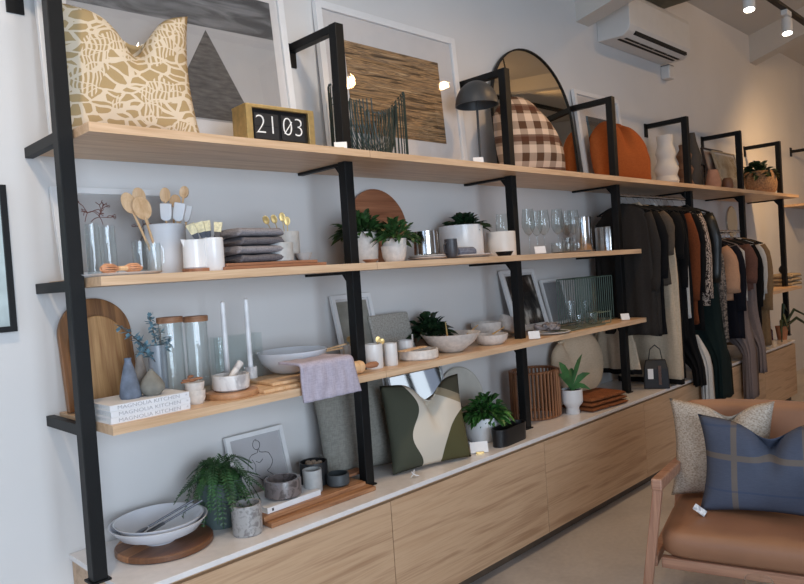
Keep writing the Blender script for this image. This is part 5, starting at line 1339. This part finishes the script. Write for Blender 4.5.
GRN = cl('bottle_green_skirt', (18, 34, 35)); PK = cl('blush_tan_cloth', (186, 146, 118), .93); MV = cl('mauve_grey_cloth', (128, 116, 114), .92)
MB_ = cl('mauve_brown_cloth', (112, 80, 70)); WH = cl('white_cloth', (200, 198, 194), .94); TAN = cl('camel_cloth', (138, 112, 82))
LTH = mat('black_leather', (16, 20, 21), .38, var=.1, scale=20, bump=.5, bscale=30)
s = NT('zebra_print'); wv = s.node('ShaderNodeTexWave'); s.link(s.coords((1, 1, 1)), wv.inputs['Vector']); wv.inputs['Scale'].default_value = 34; wv.inputs['Distortion'].default_value = 7; wv.inputs['Detail Scale'].default_value = 2
ZEB = s.fin(.85, 0, s.ramp(wv.outputs['Fac'], [(.4, (54, 44, 40)), (.55, (190, 172, 158))]), .2)
s = NT('grey_lace'); LACE = s.fin(.9, 0, s.ramp(s.noise(s.coords(), 70, 4), [(.42, (70, 66, 64)), (.58, (140, 130, 122))]), .2)
A = R1Z
garment('skirt', 'cream skirt with black hem seen below the third shelf, farthest left of the clothes', 'skirt', 0, 372, A, CR, .13, .05, x=4.262, zcut=1.02, flare=1.2, hem=.02, hm=BK_, y_front=-.30, folds=4).location.y = -.19
garment('dress', 'long charcoal dress hanging nearest the wine glasses and shelf ends', 'dress', 651, 335, A, CH, .20, .055, x=4.262, sleeve=(.5, .035, .03))
garment('top', 'black short sleeved top hanging over the cream dress', 'top', 660, 335, A, BK_, .20, .05, sleeve=(.42, .05, .055))
garment('shirt', 'taupe short sleeved shirt hanging with cream collar edge', 'shirt', 667, 285, A, TP, .20, .05, sleeve=(.27, .05, .055), collar=CR)
garment('dress', 'long cream dress with black hem hanging below the black top', 'dress', 671, 382, A, CR, .20, .05, flare=1.35, hem=.022, hm=BK_, folds=4)
garment('jumpsuit', 'black jumpsuit hanging right behind the cream dress', 'jumpsuit', 677, 378, A, BK_, .20, .05, sleeve=(.3, .05, .05))
garment('blouse', 'black blouse with pale piping hanging beside the rust dress', 'blouse', 682, 340, A, BK_, .20, .04, sleeve=(.5, .04, .035), collar=WH)
garment('blouse', 'thin white blouse hanging squeezed left of the rust dress', 'blouse', 686, 318, A, WH, .195, .025)
garment('trousers', 'long black trousers hanging below the rust dress', 'trousers', 689, 385, A, BK_, .20, .04)
garment('dress', 'rust brown long sleeved dress hanging in the middle of the rail', 'dress', 693, 324, A, RU, .205, .05, sleeve=(.60, .045, .04))
garment('cardigan', 'black cardigan hanging left of the zebra print blouse', 'cardigan', 699, 330, A, BK_, .20, .05, sleeve=(.55, .045, .04))
garment('trousers', 'white trousers hanging lowest in front, below the black clothes', 'trousers', 697, 402, A, WH, .20, .05, zcut=.86, flare=1.0)
garment('blouse', 'zebra print long sleeved blouse hanging beside the leather jacket', 'blouse', 704, 305, A, ZEB, .205, .045, sleeve=(.60, .04, .055))
garment('skirt', 'dark bottle green long skirt hanging lowest beside the white trousers', 'skirt', 715, 397, A, GRN, .20, .10, zcut=1.42, flare=1.35, folds=7, x=5.20)
garment('jacket', 'black leather jacket hanging at the fifth upright', 'jacket', 709, 300, A, LTH, .21, .08, sleeve=(.5, .06, .05), collar=LTH, x=5.215)
B = R2Z
garment('top', 'grey lace top hanging left of the blush blouse', 'top', 722, 342, B, LACE, .20, .05, x=5.39)
garment('blouse', 'blush tan blouse hanging with wide sleeves on the lower rail', 'blouse', 728, 300, B, PK, .205, .06, sleeve=(.34, .05, .085))
garment('dress', 'navy dress hanging right of the blush blouse', 'dress', 736, 338, B, NV, .205, .09, sleeve=(.5, .06, .06), collar=CR, flare=1.1)
garment('skirt', 'mauve grey long skirt hanging below the navy dress', 'skirt', 741, 397, B, MV, .20, .08, flare=1.2, folds=7)
garment('blouse', 'white blouse with narrow body hanging right of the navy dress', 'blouse', 745, 300, B, WH, .195, .03)
garment('top', 'mauve brown top hanging between the navy dress and black dress', 'top', 749, 290, B, MB_, .20, .06, sleeve=(.3, .05, .055))
garment('skirt', 'pale grey skirt hanging behind the mauve grey skirt', 'skirt', 752, 372, B, MV, .20, .05, flare=1.1)
garment('dress', 'black dress hanging left of the white shirt on the lower rail', 'dress', 755, 332, B, BK_, .20, .07, sleeve=(.5, .05, .05))
garment('shirt', 'white shirt hanging beside the camel coat', 'shirt', 760, 300, B, WH, .20, .05, sleeve=(.4, .045, .045))
garment('coat', 'camel coat hanging last on the lower rail', 'coat', 765, 345, B, TAN, .21, .08, sleeve=(.55, .06, .05), x=6.32)
# small oval mirror on the wall
t = thing('oval_mirror', 'small oval mirror on the wall above the lower clothes rail', 'mirror', (fx(733, -.02, 1.7), 0, fz(222, fx(733, -.02, 1.7), -.02)))
m = MB(); m.lathe([(0, .0), (.15, 0), (.155, .006), (.155, .012), (.148, .014), (0, .012)], 40, sy=1.0)
def upr(m, sz):
    for v_ in m.b.verts: c = v_.co.copy(); v_.co = Vector((c.x * .9, -c.z, c.y * sz))
upr(m, 1.0); m.build('frame', STEEL, t, smooth=True)
m = MB(); m.lathe([(0, .0141), (.144, .0141), (.144, .016), (0, .016)], 40); upr(m, 1.0); m.build('glass', MIR, t)
# black bag with card
xg = 4.50
t = thing('handbag', 'black handbag with a cream card standing on the counter below the clothes', 'bag', (4.375, -.41, CT), rad(-62)); t.scale = (.62, .7, .95)
m = MB(); m.loft([[(-.13, -.05, 0), (.13, -.05, 0), (.13, .05, 0), (-.13, .05, 0)], [(-.12, -.045, .14), (.12, -.045, .14), (.12, .045, .14), (-.12, .045, .14)], [(-.10, -.012, .2), (.10, -.012, .2), (.10, .012, .2), (-.10, .012, .2)]])
m.build('body', mat('black_bag_leather', (26, 26, 28), .4), t, bev=.008)
MB().tube([(-.07, 0, .19), (-.05, 0, .27), (0, 0, .30), (.05, 0, .27), (.07, 0, .19)], .005, 8).build('handle', MATS['black_bag_leather'], t)
MB().box(-.085, -.03, -.056, -.053, .07, .14).build('card', CARD, t)
MB().box(.02, .05, -.056, -.052, .03, .16).build('buckle', STEEL, t)

# ------------------------------------------------------------------ ARMCHAIR
P0 = Vector((2.5, -1.22, 0)); U = Vector((.2588, -.9659, 0)); V = Vector((.9659, .2588, 0)); CR_ = rad(-75)
WN = wood('chair_walnut', (150, 106, 84), (184, 140, 114), 2, .45); WNx = wood('chair_walnut_rail', (150, 106, 84), (184, 140, 114), 0, .45)
LEA = mat('tan_leather', (156, 112, 84), .45, var=.05, scale=5, bump=.08, bscale=120)
CW = .74
t = thing('armchair', 'low armchair with tan leather seat and slim wooden frame', 'armchair', P0, CR_)
def seatblock(x0, x1, y0, y1, z0, z1, r, crown=.012):
    m = MB(); n = 14; rows = []
    def sq(k): return math.copysign(1 - (1 - abs(k)) ** 1, k)
    top = [[None] * (n + 1) for _ in range(n + 1)]
    rings = []
    prof = [(r * .6, 0), (0, r * .6), (0, (z1 - z0) - r), (r * .3, (z1 - z0) - r * .3), (r, (z1 - z0))]
    for ins, z in prof:
        ring = []
        cx_, cy_ = (x0 + x1) / 2, (y0 + y1) / 2; hx, hy = (x1 - x0) / 2 - ins, (y1 - y0) / 2 - ins
        for k in range(48):
            q = 2 * math.pi * k / 48; c_, s_ = math.cos(q), math.sin(q); e = .22
            ring.append((cx_ + hx * math.copysign(abs(c_) ** e, c_), cy_ + hy * math.copysign(abs(s_) ** e, s_), z0 + z))
        rings.append(ring)
    cx_, cy_ = (x0 + x1) / 2, (y0 + y1) / 2
    for k in (.7, .35): rings.append([(cx_ + (p[0] - cx_) * k, cy_ + (p[1] - cy_) * k, z1 + crown * (1 - k * k)) for p in rings[4]])
    return m.loft(rings)
o = seatblock(.045, CW - .045, .0, .56, .285, .385, .03).build('seat', LEA, t, smooth='all')
o = seatblock(.06, CW - .06, -.05, .04, 0, .46, .04).build('backrest', LEA, t, smooth='all'); o.location = (0, .60, .31); o.rotation_euler = (rad(-10), 0, 0)
MB().box(.05, CW - .05, .01, .045, .24, .282).build('front_rail', WNx, t, bev=.004)
MB().box(.05, CW - .05, .52, .555, .24, .282).build('back_rail', WNx, t, bev=.004)
for k, xx in enumerate((.02, CW - .02)):
    s_ = 1 if k == 0 else -1
    xo = xx + s_ * .055
    MB().bar((xx - s_ * .045, -.02, 0), (xo - s_ * .02, .0, .56), .035, .03).build('leg', WN, t, bev=.004)
    MB().bar((xx - s_ * .03, .66, 0), (xo - s_ * .02, .56, .49), .035, .03).build('leg', WN, t, bev=.004)
    MB().bar((xo - s_ * .022, -.02, .572), (xo - s_ * .022, .60, .50), .04, .045).build('armrest', WNx, t, bev=.006)
    MB().bar((xx + s_ * .0, .01, .262), (xx + s_ * .0, .58, .262), .03, .04).build('side_rail', WNx, t, bev=.004)
def chair_pt(u, v, z): return P0 + U * u + V * v + Vector((0, 0, z))
def chair_u(px, v, z):
    k = (px - 402) / FPX; w_ = RV - FV * k; b = P0 + V * v + Vector((0, 0, z)) - CAM
    return -b.dot(w_) / U.dot(w_)
s = NT('oatmeal_boucle'); n_ = s.noise(s.coords(), 150, 3); s.bump(n_, .6, .004); OAT = s.fin(.95, 0, s.ramp(s.noise(s.coords((1, 1, 1.6)), 130, 4), [(.36, (160, 146, 132)), (.5, (188, 176, 162)), (.66, (206, 196, 184))]), .2)
def chair_cushion(label, pxl, pxr, v, z, h, t_, m_, lean, seed, asym, notch, extra=0, crease=.5):
    ul, ur = chair_u(pxl, v, z + h * .6), chair_u(pxr, v, z + h * .6); W = ur - ul
    t = thing('cushion', label, 'cushion', chair_pt((ul + ur) / 2, v, z), CR_ + extra)
    c = cushion(W, h, t_, notch=notch, seed=seed, asym=asym, crease=crease, pinch=.12)
    for v_ in c.b.verts: v_.co = Matrix.Rotation(rad(lean), 4, 'X') @ v_.co
    zm = min(v_.co.z for v_ in c.b.verts)
    for v_ in c.b.verts: v_.co.z -= zm
    c.build('cover', m_, t, smooth='all'); return t, W
chair_cushion('oatmeal speckled square cushion at the back left of the armchair', 668, 776, .42, .392, .42, .13, OAT, -12, 23, .15, .13)
s = NT('blue_plaid_wool'); X = s.xyz()
def line_(c, p, w_): return s.math('LESS_THAN', s.math('ABSOLUTE', s.math('SUBTRACT', c, p)), w_)
base = s.mix(s.math('MULTIPLY', s.noise(s.coords((8, 8, 60)), 6, 2), .5), lin((74, 82, 100)), lin((100, 106, 122)))
g = s.math('MAXIMUM', s.math('MAXIMUM', line_(X[0], -.125, .011), line_(X[0], .125, .011)), s.math('MAXIMUM', line_(X[2], .225, .011), line_(X[2], -.2, .011)))
g2 = s.math('MAXIMUM', line_(X[2], .10, .004), line_(X[2], .34, .004))
col = s.mix(s.math('MULTIPLY', g, .62), base, lin((124, 110, 92))); col = s.mix(s.math('MULTIPLY', g2, .4), col, lin((58, 74, 104)))
s.bump(s.noise(s.coords(), 240, 2), .35, .002); BLP = s.fin(.95, 0, col, .2)
t, W = chair_cushion('blue plaid cushion with tan stripes at the front of the armchair', 696, 850, .26, .392, .39, .16, BLP, -16, 27, 0, .2, crease=.8)
m = MB(); m.box(0, .05, -.001, .001, 0, .028, Matrix.Rotation(rad(35), 4, 'Y') @ Matrix.Rotation(rad(-50), 4, 'X')); o = m.build('care_tag', mat('blue_white_tag', (196, 204, 222), .5, var=.3, scale=60), t); o.location = (-W / 2 - .015, -.07, .03)

# ------------------------------------------------------------------ glass things on a low table in front of the armchair
t = thing('coffee_table', 'low round wooden table just below the picture in front of the armchair', 'table', (2.03, -1.98, 0))
MB().lathe([(0, .335), (.27, .335), (.275, .34), (.275, .355), (.27, .36), (0, .36)], 40).build('tabletop', WNx, t, smooth=True)
for k in range(3):
    a = 2.1 * k + .4; MB().bar((.2 * math.cos(a), .2 * math.sin(a), 0), (.14 * math.cos(a), .14 * math.sin(a), .335), .03).build('leg', WN, t)
x_, y_ = on_z(746, 573, .50); t = thing('glass_vase', 'clear glass vase whose rim shows at the bottom edge below the seat', 'vase', (2.06, -1.775, .3602))
MB().lathe(vessel([(.038, 0), (.045, .01), (.045, .11), (.038, .14)], .003), 32).build('body', GLASS, t, smooth=True)
t = thing('blue_bowl', 'dark blue glass bowl at the bottom edge left of the clear vase', 'bowl', (1.97, -1.78, .3602))
MB().lathe(vessel([(.02, 0), (.04, .05), (.045, .095)], .004), 28).build('body', mat('dark_blue_glass', (36, 48, 72), .15), t, smooth=True)

# ------------------------------------------------------------------ sub-parts hang under their part
SUBS = {'soil': 'pot', 'print_sky': 'print', 'print_cone': 'print', 'print_branches': 'print', 'drawn_line': 'print', 'digits': 'flap', 'digit_slash': 'flap', 'stems': 'foliage',
        'spine_lettering': 'cover', 'publisher_mark': 'cover', 'spine_mark': 'cover', 'collar': 'body', 'hem': 'body', 'wick': 'wax', 'cap': 'body', 'lens': 'barrel', 'gusset': 'shelf_arm', 'bar': 'shoulders', 'fringe': 'fold', 'ferrule': 'handle', 'care_tag': 'cover', 'swing_tag': 'cover'}
def base_name(o): return o.name.split('.')[0]
for r in [o for o in COL.objects if o.parent is None and o.type == 'EMPTY']:
    ch = list(r.children)
    for c in ch:
        want = SUBS.get(base_name(c))
        if not want: continue
        host = [h for h in ch if base_name(h) == want]
        if want == 'shelf_arm': host = [h for h in host if abs(max(v.co.z for v in c.data.vertices) - min(v.co.z for v in h.data.vertices)) < .002]
        if want == 'flap' and len(host) > 1: host = [host[1] if (c.location.x > .12 or base_name(c) == 'digit_slash') else host[0]]
        if host: c.parent = host[0]
